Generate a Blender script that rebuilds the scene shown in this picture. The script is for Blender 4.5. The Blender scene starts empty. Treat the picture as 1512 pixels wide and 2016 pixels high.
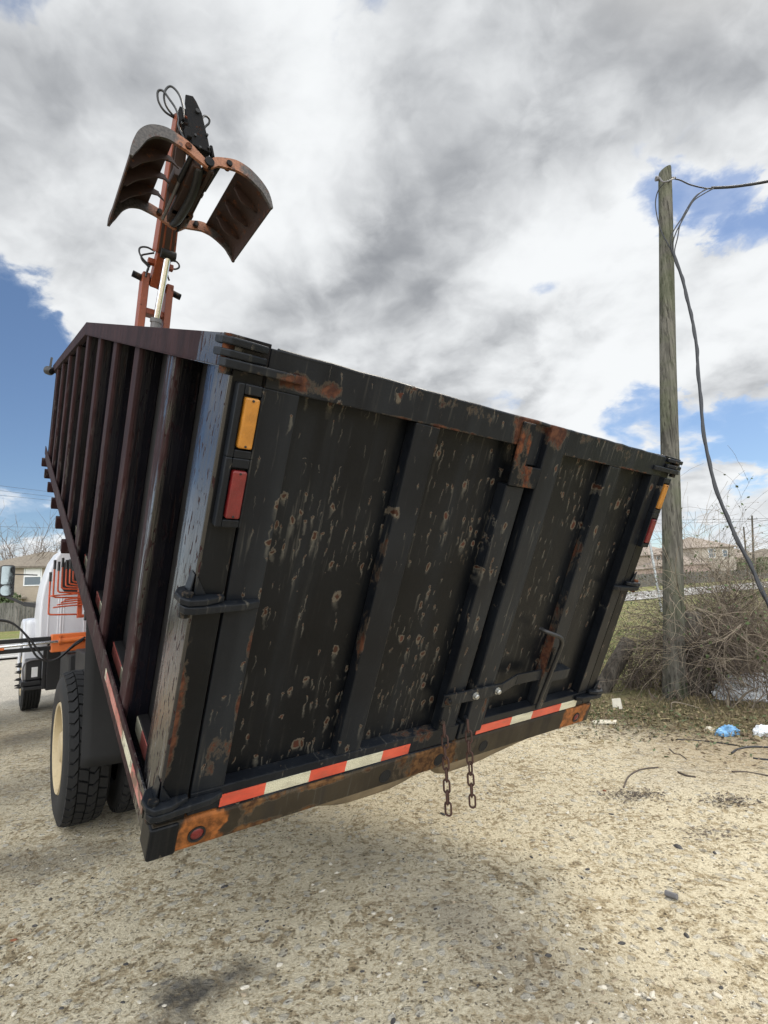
import bpy, bmesh, math, random
from mathutils import Vector, Matrix, noise
R = math.radians
sc = bpy.context.scene
col = sc.collection
rnd = random.Random(7)

# ------------------------------------------------------------------ camera
F = 1015.0                                    # focal length in pixels of the 1512 x 2016 photo
CAM = Vector((0, 0, 1.5))
M = Matrix(((0.99899325, 0.04486063, 0.0), (0.00682510, -0.15198683, -0.98835895), (-0.04433841, 0.98736393, -0.15214)))
cd = bpy.data.cameras.new("camera"); cam = bpy.data.objects.new("camera", cd); col.objects.link(cam)
cam.matrix_world = Matrix.Translation(CAM) @ M.to_4x4()
cd.sensor_fit = 'VERTICAL'; cd.sensor_height = 36.0; cd.lens = 36.0 * F / 2016.0
cd.clip_start = 0.05; cd.clip_end = 6000
sc.camera = cam

def ray(px, py):
    return (M @ Vector(((px - 756) / F, (1008 - py) / F, -1.0))).normalized()
def at_y(px, py, y):
    r = ray(px, py); return CAM + r * (y / r.y)

# ------------------------------------------------------------------ light
SUN_EL, SUN_AZ = 56.0, 47.0                   # azimuth clockwise from +Y
sd = bpy.data.lights.new("sun", 'SUN'); so = bpy.data.objects.new("sun", sd); col.objects.link(so)
sd.energy = 1.9; sd.angle = R(20.0); sd.color = (1.0, 0.93, 0.80)
sv = Vector((math.sin(R(SUN_AZ)) * math.cos(R(SUN_EL)), math.cos(R(SUN_AZ)) * math.cos(R(SUN_EL)), math.sin(R(SUN_EL))))
so.rotation_euler = sv.to_track_quat('Z', 'Y').to_euler()
so.location = (20, 20, 30)

sc.view_settings.view_transform = 'Standard'; sc.view_settings.look = 'None'
sc.view_settings.exposure = 0.52; sc.view_settings.gamma = 1.0
sc.view_settings.use_curve_mapping = False

# ------------------------------------------------------------------ node helper
class NT:
    def __init__(s, tree): s.t = tree; s.n = tree.nodes; s.l = tree.links
    def new(s, typ, **kw):
        n = s.n.new(typ)
        for k, v in kw.items(): setattr(n, k, v)
        return n
    def put(s, sock, v):
        if isinstance(v, bpy.types.NodeSocket): s.l.new(v, sock)
        elif v is not None:
            if isinstance(v, (tuple, list)) and len(v) == 3 and sock.type == 'RGBA': v = (*v, 1)
            sock.default_value = v
    def m(s, op, a, b=None, c=None, clamp=False):
        n = s.new('ShaderNodeMath', operation=op); n.use_clamp = clamp
        s.put(n.inputs[0], a)
        if b is not None: s.put(n.inputs[1], b)
        if c is not None: s.put(n.inputs[2], c)
        return n.outputs[0]
    def vm(s, op, a, b=None, scale=None):
        n = s.new('ShaderNodeVectorMath', operation=op); s.put(n.inputs[0], a)
        if b is not None: s.put(n.inputs[1], b)
        if scale is not None: s.put(n.inputs['Scale'], scale)
        return n.outputs['Value'] if op in ('DOT_PRODUCT', 'LENGTH', 'DISTANCE') else n.outputs['Vector']
    def ss(s, v, a, b):                       # smoothstep a..b (a > b gives the falling one)
        n = s.new('ShaderNodeMapRange', interpolation_type='SMOOTHSTEP')
        lo, hi, o0, o1 = (a, b, 0, 1) if a < b else (b, a, 1, 0)
        s.put(n.inputs[0], v)
        for i, x in zip((1, 2, 3, 4), (lo, hi, o0, o1)): n.inputs[i].default_value = x
        return n.outputs[0]
    def mix(s, f, a, b, blend='MIX'):
        n = s.new('ShaderNodeMix', data_type='RGBA', blend_type=blend)
        s.put(n.inputs[0], f); s.put(n.inputs[6], a); s.put(n.inputs[7], b)
        return n.outputs[2]
    def noise(s, vec, scale, detail=4, rough=0.55, dist=0.0, out=0, dims='3D'):
        n = s.new('ShaderNodeTexNoise', noise_dimensions=dims)
        s.put(n.inputs['Vector'], vec); n.inputs['Scale'].default_value = scale
        n.inputs['Detail'].default_value = detail; n.inputs['Roughness'].default_value = rough
        n.inputs['Distortion'].default_value = dist
        return n.outputs[out]
    def vor(s, vec, scale, dims='3D', feature='F1', rand=1.0):
        n = s.new('ShaderNodeTexVoronoi', voronoi_dimensions=dims, feature=feature)
        s.put(n.inputs['Vector'], vec); n.inputs['Scale'].default_value = scale
        n.inputs['Randomness'].default_value = rand
        return n
    def sep(s, v):
        n = s.new('ShaderNodeSeparateXYZ'); s.put(n.inputs[0], v); return n.outputs
    def comb(s, x=0.0, y=0.0, z=0.0):
        n = s.new('ShaderNodeCombineXYZ')
        for i, v in enumerate((x, y, z)): s.put(n.inputs[i], v)
        return n.outputs[0]
    def scl(s, v, k): return s.vm('MULTIPLY', v, tuple(k))
    def gauss(s, v, centre, r):               # soft round blob on a vector
        d = s.vm('DISTANCE', v, tuple(centre)); return s.ss(d, r, 0.0)

# ------------------------------------------------------------------ sky
w = bpy.data.worlds.new("World"); sc.world = w; w.use_nodes = True
def build_sky():
    t = NT(w.node_tree); w.node_tree.nodes.clear()
    out = t.new('ShaderNodeOutputWorld'); bg = t.new('ShaderNodeBackground')
    sky = t.new('ShaderNodeTexSky', sky_type='NISHITA'); sky.sun_disc = False
    sky.sun_elevation = R(SUN_EL); sky.sun_rotation = R(SUN_AZ); sky.altitude = 100
    sky.air_density = 1.0; sky.dust_density = 0.4; sky.ozone_density = 4.0
    d = t.new('ShaderNodeTexCoord').outputs['Generated']
    x, y, z = t.sep(d)
    zz = t.m('ADD', t.m('MAXIMUM', z, 0.0), 0.34)
    p = t.comb(t.m('DIVIDE', x, zz), t.m('DIVIDE', y, zz), 0.0)
    warp = t.noise(p, 2.2, 5, 0.55, out=1)
    pw = t.vm('ADD', p, t.vm('SCALE', t.vm('SUBTRACT', warp, (0.5, 0.5, 0.5)), scale=0.22))
    n1 = t.noise(pw, 2.6, 6, 0.55)
    n2 = t.noise(t.vm('ADD', pw, (11.3, 4.1, 0)), 2.2, 5, 0.5)
    pb = t.vm('ADD', pw, (3.3, 7.7, 2.0))
    n3 = t.noise(pb, 4.4, 9, 0.50, 0.0)
    n3b = t.noise(t.vm('ADD', pb, (math.sin(R(SUN_AZ)) * 0.05, math.cos(R(SUN_AZ)) * 0.05, 0)), 4.4, 9, 0.50, 0.0)
    relief = t.m('SUBTRACT', n3b, n3)           # thicker towards the sun: this side lies in the cloud's own shade
    dw = t.noise(pw, 3.2, 7, 0.62, out=1)
    dw2 = t.vm('NORMALIZE', t.vm('ADD', d, t.vm('SCALE', t.vm('SUBTRACT', dw, (0.5, 0.5, 0.5)), scale=0.34)))
    def lobes(items):
        acc = None
        for px, py, rad, amp in items:
            v = ray(px, py); c = t.vm('DOT_PRODUCT', dw2, tuple(v))
            g = t.m('MULTIPLY', t.ss(c, math.cos(R(rad)), 1.0), amp)
            acc = g if acc is None else t.m('ADD', acc, g)
        return acc
    cov = lobes([(20, 790, 10, -0.26), (-140, 700, 13, -0.22), (120, 700, 5, 0.08), (60, 840, 8, -0.15), (60, 480, 10, 0.12), (1220, 395, 5.2, -0.27), (1375, 415, 5.5, -0.27), (1510, 415, 5, -0.28), (1400, 520, 7, 0.10),
                 (1490, 830, 5, -0.16), (1250, 870, 4, -0.14), (1370, 780, 5, 0.08), (1380, 960, 6, 0.08), (1490, 760, 5, 0.1), (1420, 700, 7, 0.08), (195, 350, 5, -0.16), (100, 620, 7, -0.14), (100, 240, 9, 0.10), (70, 1000, 6, 0.13), (20, 1060, 5, -0.1), (1250, 880, 4, 0.05),
                 (690, 190, 5, -0.2), (900, 10, 7, -0.2), (720, 20, 5, -0.2), (600, 520, 32, 0.24), (350, 480, 18, 0.1), (300, 150, 24, 0.16), (1100, 250, 26, 0.20), (1000, 700, 24, 0.14), (1400, 150, 18, 0.14), (1350, 650, 12, 0.10), (700, 900, 16, 0.1)])
    drk = lobes([(1060, 240, 23, 0.36), (1180, 180, 14, 0.12), (1330, 230, 14, 0.20), (830, 640, 14, 0.46), (500, 640, 8, 0.14), (1120, 650, 9, 0.16), (820, 60, 10, -0.06), (420, 260, 14, 0.16), (350, 60, 10, 0.10), (180, 130, 16, 0.20), (60, 330, 12, 0.16), (1180, 40, 12, 0.16),
                 (600, 360, 12, -0.22), (1080, 500, 15, -0.48), (1420, 560, 12, -0.46), (1180, 760, 8, -0.30), (500, 60, 12, -0.20), (330, 480, 10, -0.14), (1440, 60, 14, -0.10), (960, 110, 7, -0.2), (80, 980, 7, -0.3)])
    dens = t.m('ADD', t.m('ADD', n1, t.m('MULTIPLY', t.m('SUBTRACT', n3, 0.5), 0.95)), cov)
    dens = t.m('ADD', dens, t.m('MULTIPLY', t.ss(y, 0.2, -0.4), 0.16))  # more unseen cloud behind the camera, added to warm the fill
    cover = t.ss(dens, 0.42, 0.585)
    th = t.m('ADD', t.m('ADD', t.m('MULTIPLY', t.m('SUBTRACT', n2, 0.5), 1.5), t.m('MULTIPLY', t.m('SUBTRACT', n3, 0.5), 1.2)), t.m('ADD', drk, t.m('MULTIPLY', relief, 2.2)))
    shade = t.ss(th, -0.40, 0.94)
    cc = t.mix(shade, (0.65, 0.665, 0.675), (0.205, 0.215, 0.233))
    # towards the horizon the cloud deck is pale and even
    low = t.ss(z, 0.16, 0.0)
    cc = t.mix(t.m('MULTIPLY', low, 0.35), cc, (0.55, 0.59, 0.64))
    skyc = t.vm('SCALE', sky.outputs[0], scale=0.078)
    thin = t.m('MULTIPLY', t.ss(dens, 0.30, 0.5), 0.16)
    skyc = t.mix(thin, skyc, (0.75, 0.8, 0.85))
    c = t.mix(cover, skyc, cc)
    # unseen sky behind the camera brightened as added fill, plus glow round the sun
    c = t.vm('SCALE', c, scale=t.m('ADD', 1.0, t.m('MULTIPLY', t.ss(y, 0.15, -0.45), 2.3)))
    cs = t.vm('DOT_PRODUCT', d, tuple(sv))
    c = t.vm('ADD', c, t.vm('SCALE', t.comb(1.0, 0.96, 0.88), scale=t.m('MULTIPLY', t.m('POWER', t.m('MAXIMUM', cs, 0.0), 130.0), 2.0)))
    t.l.new(c, bg.inputs[0]); bg.inputs[1].default_value = 1.0
    t.l.new(bg.outputs[0], out.inputs[0])
build_sky()
w.cycles.sampling_method = 'MANUAL'; w.cycles.sample_map_resolution = 512

W_ = 2.50                                     # width of the bed
# ------------------------------------------------------------------ materials
def new_mat(name):
    m = bpy.data.materials.new(name); m.use_nodes = True
    t = NT(m.node_tree); b = m.node_tree.nodes['Principled BSDF']
    return m, t, b
def fin(t, b, base, rough=0.5, metal=0.0, height=None, dist=0.005, strength=0.5, spec=None):
    t.put(b.inputs['Base Color'], base); t.put(b.inputs['Roughness'], rough); t.put(b.inputs['Metallic'], metal)
    if spec is not None: b.inputs['Specular IOR Level'].default_value = spec
    if height is not None:
        bp = t.new('ShaderNodeBump'); bp.inputs['Strength'].default_value = strength; bp.inputs['Distance'].default_value = dist
        t.l.new(height, bp.inputs['Height']); t.l.new(bp.outputs[0], b.inputs['Normal'])
def obj_co(t): return t.new('ShaderNodeTexCoord').outputs['Object']
def world_co(t): return t.new('ShaderNodeNewGeometry').outputs['Position']

def plain(name, rgb, rough=0.6, metal=0.0, var=0.25, scale=14, bump=0.3, spec=None):
    m, t, b = new_mat(name); c = obj_co(t)
    n = t.noise(c, scale, 6, 0.6); n2 = t.noise(c, scale * 0.2, 3)
    k = t.m('ADD', t.m('MULTIPLY', n, 0.6), t.m('MULTIPLY', n2, 0.4))
    f = t.ss(k, 0.3, 0.7)
    base = t.mix(f, tuple(x * (1 - var) for x in rgb), tuple(min(1, x * (1 + var)) for x in rgb))
    fin(t, b, base, t.m('ADD', rough - 0.1, t.m('MULTIPLY', n, 0.2)), metal, n, 0.003, bump, spec)
    return m

def spots(t, u, v, scale, stretch, keep, off, warp_vec, streak=1.0):
    """round paint blisters in the (u, v) plane with a run of dust below each; gives ring, core, streak"""
    q = t.comb(t.m('ADD', u, off), t.m('MULTIPLY', v, stretch), 0.0)
    q = t.vm('ADD', q, warp_vec)
    vo = t.vor(q, scale, '2D')
    dx, dy, _ = t.sep(t.vm('SUBTRACT', q, vo.outputs['Position']))
    dyr = t.m('DIVIDE', dy, stretch)
    r_, g_, b_ = t.sep(vo.outputs['Color'])
    rad = t.m('MULTIPLY', t.m('ADD', 0.16, t.m('MULTIPLY', t.m('POWER', r_, 2.2), 1.05)), 0.30 / scale)
    dist = t.m('SQRT', t.m('ADD', t.m('MULTIPLY', dx, dx), t.m('MULTIPLY', t.m('MULTIPLY', dyr, dyr), 0.65)))
    q_ = t.m('DIVIDE', dist, rad)
    on = t.m('GREATER_THAN', t.m('ADD', keep, t.m('MULTIPLY', t.m('SUBTRACT', 0.5, g_), 1.0)), 0.5)
    disc = t.m('MULTIPLY', t.ss(q_, 1.05, 0.85), on)
    core = t.m('MULTIPLY', t.ss(q_, 0.62, 0.45), on)
    ln = t.m('MULTIPLY', t.m('ADD', 0.4, b_), 0.30 / scale / stretch * streak)
    run = t.m('SUBTRACT', 1.0, t.m('DIVIDE', t.m('MULTIPLY', dyr, -1.0), ln))
    run = t.m('MULTIPLY', t.m('MULTIPLY', run, t.m('LESS_THAN', dyr, 0.0)), t.m('GREATER_THAN', run, 0.0))
    side = t.ss(t.m('DIVIDE', t.m('ABSOLUTE', dx), rad), 1.05, 0.1)
    return disc, core, t.m('MULTIPLY', t.m('MULTIPLY', run, side), on)

def paint_black(name, spotty=1.0, rust=0.25, rust_scale=5.0, dust=0.5, gloss=0.34, rust_cols=((0.045, 0.016, 0.010), (0.105, 0.042, 0.022)), base_col=((0.0022, 0.0028, 0.0040), (0.0055, 0.0066, 0.0086)), masks=(), primer=()):
    """weathered black enamel in bed coordinates (x across, z up)"""
    m, t, b = new_mat(name); c = obj_co(t); x, y, z = t.sep(c)
    warp = t.vm('SCALE', t.vm('SUBTRACT', t.noise(c, 28, 4, 0.6, out=1), (0.5, 0.5, 0.5)), scale=0.030)
    sx, sy, sz = t.sep(t.scl(c, (1, 1, 0.07)))
    runs = t.noise(t.scl(c, (30, 30, 1.6)), 1.0, 5, 0.6)
    runs2 = t.noise(t.scl(c, (9, 9, 0.5)), 1.0, 4, 0.55)
    big = t.noise(c, 2.3, 4, 0.55); fine = t.noise(c, 60, 5, 0.6)
    base = t.mix(t.ss(big, 0.3, 0.7), base_col[0], base_col[1])
    base = t.mix(t.m('MULTIPLY', t.ss(runs2, 0.46, 0.75), 0.55 * dust), base, (0.016, 0.0185, 0.022))
    base = t.mix(t.m('MULTIPLY', t.ss(runs, 0.58, 0.80), 0.45 * dust), base, (0.040, 0.039, 0.036))
    runs3 = t.noise(t.scl(c, (70, 70, 5.0)), 1.0, 3, 0.5)
    base = t.mix(t.m('MULTIPLY', t.m('MULTIPLY', t.ss(runs3, 0.60, 0.72), t.ss(big, 0.42, 0.62)), 0.5 * dust), base, (0.075, 0.072, 0.064))
    rgh = t.m('ADD', gloss, t.m('MULTIPLY', t.ss(runs2, 0.4, 0.7), 0.16))
    hgt = t.m('ADD', t.m('MULTIPLY', fine, 0.25), t.m('MULTIPLY', big, 0.5))
    if spotty > 0:
        dn = t.m('MULTIPLY', t.ss(t.noise(t.scl(c, (1.0, 1.0, 0.7)), 3.4, 4), 0.40, 0.60), 1.5)
        for scale, stretch, kp, off, st in ((38.0, 0.26, 0.44, 0.0, 1.6), (22.0, 0.42, 0.50, 3.7, 1.8), (15.0, 0.50, 0.13, 9.1, 1.4)):
            keep = t.m('MULTIPLY', t.m('ADD', 0.24, dn), kp * spotty)
            disc, core, run = spots(t, x, z, scale, stretch, keep, off, warp, st)
            base = t.mix(t.m('MULTIPLY', run, 0.62), base, (0.125, 0.118, 0.10))
            base = t.mix(t.m('MULTIPLY', disc, 0.72), base, (0.105, 0.088, 0.068))
            base = t.mix(t.m('MULTIPLY', core, 0.95), base, (0.035, 0.013, 0.008) if scale > 15 else (0.055, 0.018, 0.012))
            hgt = t.m('ADD', hgt, t.m('MULTIPLY', disc, 0.9))
    ru = t.noise(t.vm('ADD', t.scl(c, (1, 1, 0.55)), warp), rust_scale, 7, 0.68)
    thr = 0.80 - 0.34 * rust
    rk = ru
    for (cx, cz, rx, rz, amp) in masks:       # corroded patches of their own place on the bed
        e = t.m('SQRT', t.m('ADD', t.m('POWER', t.m('DIVIDE', t.m('SUBTRACT', x, cx), rx), 2.0), t.m('POWER', t.m('DIVIDE', t.m('SUBTRACT', z, cz), rz), 2.0)))
        rk = t.m('ADD', rk, t.m('MULTIPLY', t.ss(e, 1.0, 0.2), amp))
    rm = t.ss(rk, thr, thr + 0.07)
    rc = t.mix(t.ss(t.noise(c, 40, 4), 0.35, 0.65), rust_cols[0], rust_cols[1])
    edge = t.m('MULTIPLY', t.ss(rk, thr - 0.03, thr), t.m('SUBTRACT', 1.0, rm))
    base = t.mix(t.m('MULTIPLY', edge, 0.35), base, (0.11, 0.085, 0.06))
    base = t.mix(t.m('MULTIPLY', rm, 0.85), base, rc)
    for (cx, cz, rx, rz) in primer:           # flaking orange primer showing through
        nn = t.noise(t.vm('ADD', c, warp), 7.0, 6, 0.62)
        e = t.m('SQRT', t.m('ADD', t.m('POWER', t.m('DIVIDE', t.m('SUBTRACT', x, cx), rx), 4.0), t.m('POWER', t.m('DIVIDE', t.m('SUBTRACT', z, cz), rz), 4.0)))
        pm = t.ss(t.m('ADD', e, t.m('MULTIPLY', t.m('SUBTRACT', nn, 0.5), 3.0)), 1.15, 0.80)
        oc = t.mix(t.ss(t.noise(c, 30, 5, 0.65), 0.32, 0.68), (0.11, 0.042, 0.013), (0.33, 0.115, 0.032))
        base = t.mix(t.m('MULTIPLY', pm, 0.92), base, oc)
    rgh = t.m('ADD', rgh, t.m('MULTIPLY', rm, 0.35), clamp=True)
    hgt = t.m('SUBTRACT', hgt, t.m('MULTIPLY', rm, 0.6))
    fin(t, b, base, rgh, 0.0, hgt, 0.004, 0.55, spec=0.17)
    return m

def paint_chipped(name, keep_from=0.30, keep_to=0.85):
    """old black gloss scraped through to maroon primer in long vertical scratches (bed sides)"""
    m, t, b = new_mat(name); c = obj_co(t); x, y, z = t.sep(c)
    runs = t.noise(t.scl(c, (40, 40, 2.2)), 1.0, 6, 0.62); broad = t.noise(c, 1.7, 4, 0.6); fine = t.noise(t.scl(c, (60, 60, 14)), 1.0, 5, 0.65)
    dull = t.noise(t.scl(c, (8, 8, 2)), 1.0, 5, 0.6)
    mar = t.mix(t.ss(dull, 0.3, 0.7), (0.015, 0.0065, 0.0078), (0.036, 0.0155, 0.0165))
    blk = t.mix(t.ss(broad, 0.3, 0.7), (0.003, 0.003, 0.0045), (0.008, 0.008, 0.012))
    k = t.m('ADD', t.m('MULTIPLY', runs, 0.55), t.m('MULTIPLY', broad, 0.45))
    far = t.ss(y, keep_from, keep_to)          # the rear end still keeps most of its black coat
    k = t.m('ADD', k, t.m('MULTIPLY', t.m('SUBTRACT', far, 0.5), 0.34))
    outer = t.ss(t.m('MINIMUM', x, t.m('SUBTRACT', W_, x)), 0.030, 0.012)   # wear on outward faces; recessed sides kept black as painted-in shade
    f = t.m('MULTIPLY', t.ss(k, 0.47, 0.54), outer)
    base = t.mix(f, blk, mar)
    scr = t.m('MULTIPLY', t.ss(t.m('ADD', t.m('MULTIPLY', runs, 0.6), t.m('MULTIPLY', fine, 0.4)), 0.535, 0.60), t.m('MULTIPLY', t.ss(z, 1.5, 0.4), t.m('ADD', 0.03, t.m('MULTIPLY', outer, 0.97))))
    base = t.mix(t.m('MULTIPLY', scr, 0.55), base, (0.12, 0.112, 0.105))
    chip = t.ss(t.noise(t.scl(c, (60, 60, 20)), 1.0, 4, 0.55), 0.60, 0.62)
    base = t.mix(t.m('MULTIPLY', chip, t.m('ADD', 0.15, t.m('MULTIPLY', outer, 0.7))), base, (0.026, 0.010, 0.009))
    cut = t.ss(t.noise(t.scl(c, (90, 90, 4)), 1.0, 2, 0.5), 0.665, 0.68)
    base = t.mix(t.m('MULTIPLY', cut, 0.6), base, (0.012, 0.006, 0.006))
    dullm = t.m('MAXIMUM', f, chip)
    rgh = t.m('ADD', t.m('ADD', 0.17, t.m('MULTIPLY', dullm, 0.5)), t.m('MULTIPLY', scr, 0.15))
    hgt = t.m('SUBTRACT', t.m('ADD', t.m('MULTIPLY', f, 0.4), t.m('MULTIPLY', runs, 0.7)), t.m('MULTIPLY', t.m('MAXIMUM', chip, cut), 0.8))
    fin(t, b, base, rgh, 0.0, hgt, 0.004, 0.6)
    t.put(b.inputs['Specular IOR Level'], t.m('MULTIPLY', t.m('SUBTRACT', 0.75, t.m('MULTIPLY', dullm, 0.62)), t.m('ADD', 0.2, t.m('MULTIPLY', outer, 0.8))))  # reflection cut on recessed sides to paint in their shade
    return m

def paint_coloured(name, rgb, rust=0.4, rough=0.45, worn=(0.09, 0.035, 0.02), scale=8.0, dirt=0.5):
    m, t, b = new_mat(name); c = obj_co(t)
    n = t.noise(c, scale, 7, 0.66); n2 = t.noise(c, scale * 0.3, 4); fine = t.noise(c, scale * 6, 4)
    base = t.mix(t.ss(n2, 0.3, 0.7), tuple(k * 0.72 for k in rgb), rgb)
    base = t.mix(t.m('MULTIPLY', t.ss(fine, 0.5, 0.75), 0.35 * dirt), base, (0.05, 0.03, 0.02))
    thr = 0.80 - 0.36 * rust
    rm = t.ss(n, thr, thr + 0.05)
    base = t.mix(rm, base, t.mix(t.ss(fine, 0.35, 0.65), tuple(k * 0.4 for k in worn), worn))
    fin(t, b, base, t.m('ADD', rough, t.m('MULTIPLY', rm, 0.3)), 0.0, t.m('SUBTRACT', fine, rm), 0.004, 0.4)
    return m

MAT = {}
MAT['door'] = paint_black('black_enamel_blistered', 1.0, 0.30, 6.0, 0.8, 0.34, masks=((0.60, 0.75, 0.06, 0.5, 0.05),))
MAT['frame'] = paint_black('black_enamel_frame', 0.30, 0.36, 9.0, 1.35, 0.30, base_col=((0.0045, 0.0056, 0.0080), (0.0100, 0.0122, 0.0162)),
    masks=((0.22, 1.565, 0.26, 0.05, 0.26), (0.16, 0.34, 0.085, 0.14, 0.26), (0.75, 1.535, 0.5, 0.012, 0.22), (1.95, 1.535, 0.5, 0.012, 0.22), (1.22, 1.58, 0.14, 0.12, 0.26), (1.43, 1.60, 0.09, 0.12, 0.24), (1.1, 0.2, 0.22, 0.05, 0.20), (1.22, 0.45, 0.3, 0.05, 0.08), (0.205, 0.65, 0.02, 0.42, 0.22), (0.655, 0.8, 0.012, 0.7, 0.14), (1.895, 0.8, 0.012, 0.7, 0.14), (1.9, 0.45, 0.03, 0.25, 0.2), (1.3, 1.63, 1.5, 0.045, 0.13), (0.85, 1.59, 0.3, 0.05, 0.10), (2.0, 1.60, 0.35, 0.05, 0.10), (1.47, 0.3, 0.03, 0.12, 0.2)))
MAT['post'] = paint_black('black_enamel_post', 0.15, 0.36, 10.0, 0.7, 0.34,
    masks=((0.006, 0.5, 0.040, 0.42, 0.26), (0.02, 1.62, 0.12, 0.06, 0.22), (0.098, 0.8, 0.012, 0.9, 0.22), (0.05, 0.17, 0.1, 0.05, 0.12)))
MAT['sill'] = paint_black('brown_rusty_sill', 0.0, 0.42, 5.0, 1.0, 0.5, ((0.05, 0.024, 0.012), (0.15, 0.075, 0.03)), ((0.018, 0.014, 0.010), (0.042, 0.033, 0.022)),
    masks=((1.2, 0.08, 0.42, 0.25, 0.28), (0.6, 0.11, 0.5, 0.03, 0.2), (0.45, 0.01, 0.4, 0.03, 0.2)), primer=((0.165, 0.05, 0.095, 0.075), (2.35, 0.05, 0.12, 0.085)))
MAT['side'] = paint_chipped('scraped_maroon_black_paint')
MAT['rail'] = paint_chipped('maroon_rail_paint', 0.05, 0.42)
MAT['sheet'] = plain('dark_side_sheet', (0.0045, 0.004, 0.0045), 0.55, var=0.4, scale=6)
MAT['rust'] = paint_black('rust_brown_steel', 0.0, 0.78, 9.0, 0.6, 0.55, ((0.06, 0.018, 0.010), (0.15, 0.055, 0.025)))
MAT['dark'] = plain('dark_chassis_steel', (0.0055, 0.0055, 0.006), 0.6, scale=9)
MAT['orange'] = paint_coloured('orange_boom_paint', (0.25, 0.052, 0.014), 0.50)
MAT['orange_new'] = paint_coloured('bright_orange_paint', (0.72, 0.17, 0.035), 0.12, dirt=0.15)
MAT['orange_rust'] = paint_coloured('rusty_orange_paint', (0.34, 0.125, 0.055), 0.55, 0.6)
MAT['shell'] = paint_coloured('rusty_grapple_steel', (0.034, 0.014, 0.008), 0.62, 0.65, worn=(0.115, 0.042, 0.017))
MAT['worn_steel'] = paint_coloured('worn_grey_steel', (0.17, 0.165, 0.17), 0.42, 0.5, worn=(0.16, 0.08, 0.045))
MAT['lever'] = plain('orange_red_lever_paint', (0.50, 0.085, 0.03), 0.4, scale=30)
MAT['headp'] = paint_coloured('black_boom_head_paint', (0.008, 0.008, 0.009), 0.5, 0.75, worn=(0.05, 0.022, 0.013))
MAT['headp'].node_tree.nodes['Principled BSDF'].inputs['Specular IOR Level'].default_value = 0.15
MAT['chrome'] = plain('chromed_rod', (0.75, 0.76, 0.78), 0.18, 1.0, 0.05)
MAT['zinc'] = plain('zinc_bolt', (0.42, 0.42, 0.40), 0.4, 0.8)
MAT['rubber'] = plain('black_rubber', (0.0065, 0.0065, 0.007), 0.8, scale=20)
MAT['hose'] = plain('hydraulic_hose', (0.012, 0.013, 0.015), 0.45)
MAT['rim'] = paint_coloured('cream_wheel_paint', (0.50, 0.40, 0.24), 0.35, 0.6, worn=(0.20, 0.09, 0.04))
MAT['white'] = plain('white_truck_paint', (0.60, 0.61, 0.64), 0.35, var=0.05, scale=3, bump=0.05)
MAT['glass'] = plain('dark_window_glass', (0.02, 0.03, 0.03), 0.08, var=0.1, bump=0.0, spec=0.8)
MAT['mirror'] = plain('mirror_glass', (0.22, 0.25, 0.25), 0.05, 1.0, 0.02, bump=0.0)
MAT['plastic'] = plain('black_plastic', (0.015, 0.015, 0.016), 0.4)
MAT['tan'] = plain('dusty_underbody', (0.15, 0.115, 0.07), 0.8, var=0.45, scale=6)
MAT['chainrust'] = plain('rusty_chain_steel', (0.045, 0.018, 0.012), 0.7, scale=60)
MAT['label'] = plain('white_sticker', (0.7, 0.7, 0.68), 0.5, var=0.1)

def lens_mat(name, rgb):
    m, t, b = new_mat(name); c = obj_co(t)
    ck = t.new('ShaderNodeTexChecker'); t.put(ck.inputs['Vector'], c); ck.inputs['Scale'].default_value = 160
    n = t.noise(c, 30, 5)
    base = t.mix(t.ss(n, 0.35, 0.75), tuple(k * 0.75 for k in rgb), rgb)
    fin(t, b, base, 0.32, 0.0, ck.outputs[1], 0.002, 0.4)
    return m
MAT['amber'] = lens_mat('amber_lens', (0.42, 0.175, 0.022)); MAT['red'] = lens_mat('red_lens', (0.15, 0.012, 0.013))
MAT['red_reflector'] = lens_mat('red_reflector', (0.45, 0.02, 0.02))

def tape_mat(name, axis, first, period, red_share=0.5, worn=0.2):
    m, t, b = new_mat(name); c = obj_co(t); x, y, z = t.sep(c)
    v = (x, y, z)[axis]
    ph = t.m('FRACT', t.m('DIVIDE', t.m('SUBTRACT', v, first - 100 * period), period))
    isred = t.m('LESS_THAN', ph, red_share)
    honey = t.vor(c, 130, '3D', 'DISTANCE_TO_EDGE').outputs[0]
    wht = t.mix(t.ss(honey, 0.0, 0.12), (0.42, 0.40, 0.28), (0.60, 0.58, 0.45))
    redc = t.mix(t.ss(t.noise(c, 9, 4), 0.3, 0.7), (0.52, 0.06, 0.032), (0.62, 0.10, 0.055)) if worn < 0.3 else t.mix(t.ss(t.noise(c, 9, 4), 0.3, 0.7), (0.36, 0.09, 0.075), (0.50, 0.19, 0.17))
    base = t.mix(isred, wht, redc)
    wn = t.ss(t.noise(c, 14, 7, 0.7), 0.66 - 0.2 * worn, 0.70 - 0.2 * worn)
    base = t.mix(t.m('MULTIPLY', wn, 0.8), base, (0.06, 0.045, 0.03))
    base = t.mix(t.m('MULTIPLY', t.ss(t.noise(t.scl(c, (9, 9, 40)), 1.0, 6, 0.65), 0.42, 0.72), 0.38), base, (0.10, 0.075, 0.05))   # dust film
    fin(t, b, base, 0.35, 0.0, honey, 0.001, 0.2)
    return m
MAT['tapeL'] = tape_mat('reflective_tape_left', 0, 0.205, 0.345, 0.475, worn=0.1)
MAT['tapeR'] = tape_mat('reflective_tape_right', 0, 1.475, 0.435, 0.60, worn=0.1)
MAT['tapeS'] = tape_mat('reflective_tape_side', 1, 0.96, 0.72, 0.33, worn=0.35)

MAT['tapeP'] = tape_mat('reflective_tape_rail', 1, -0.12, 0.62, 0.68, worn=0.75)
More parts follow.
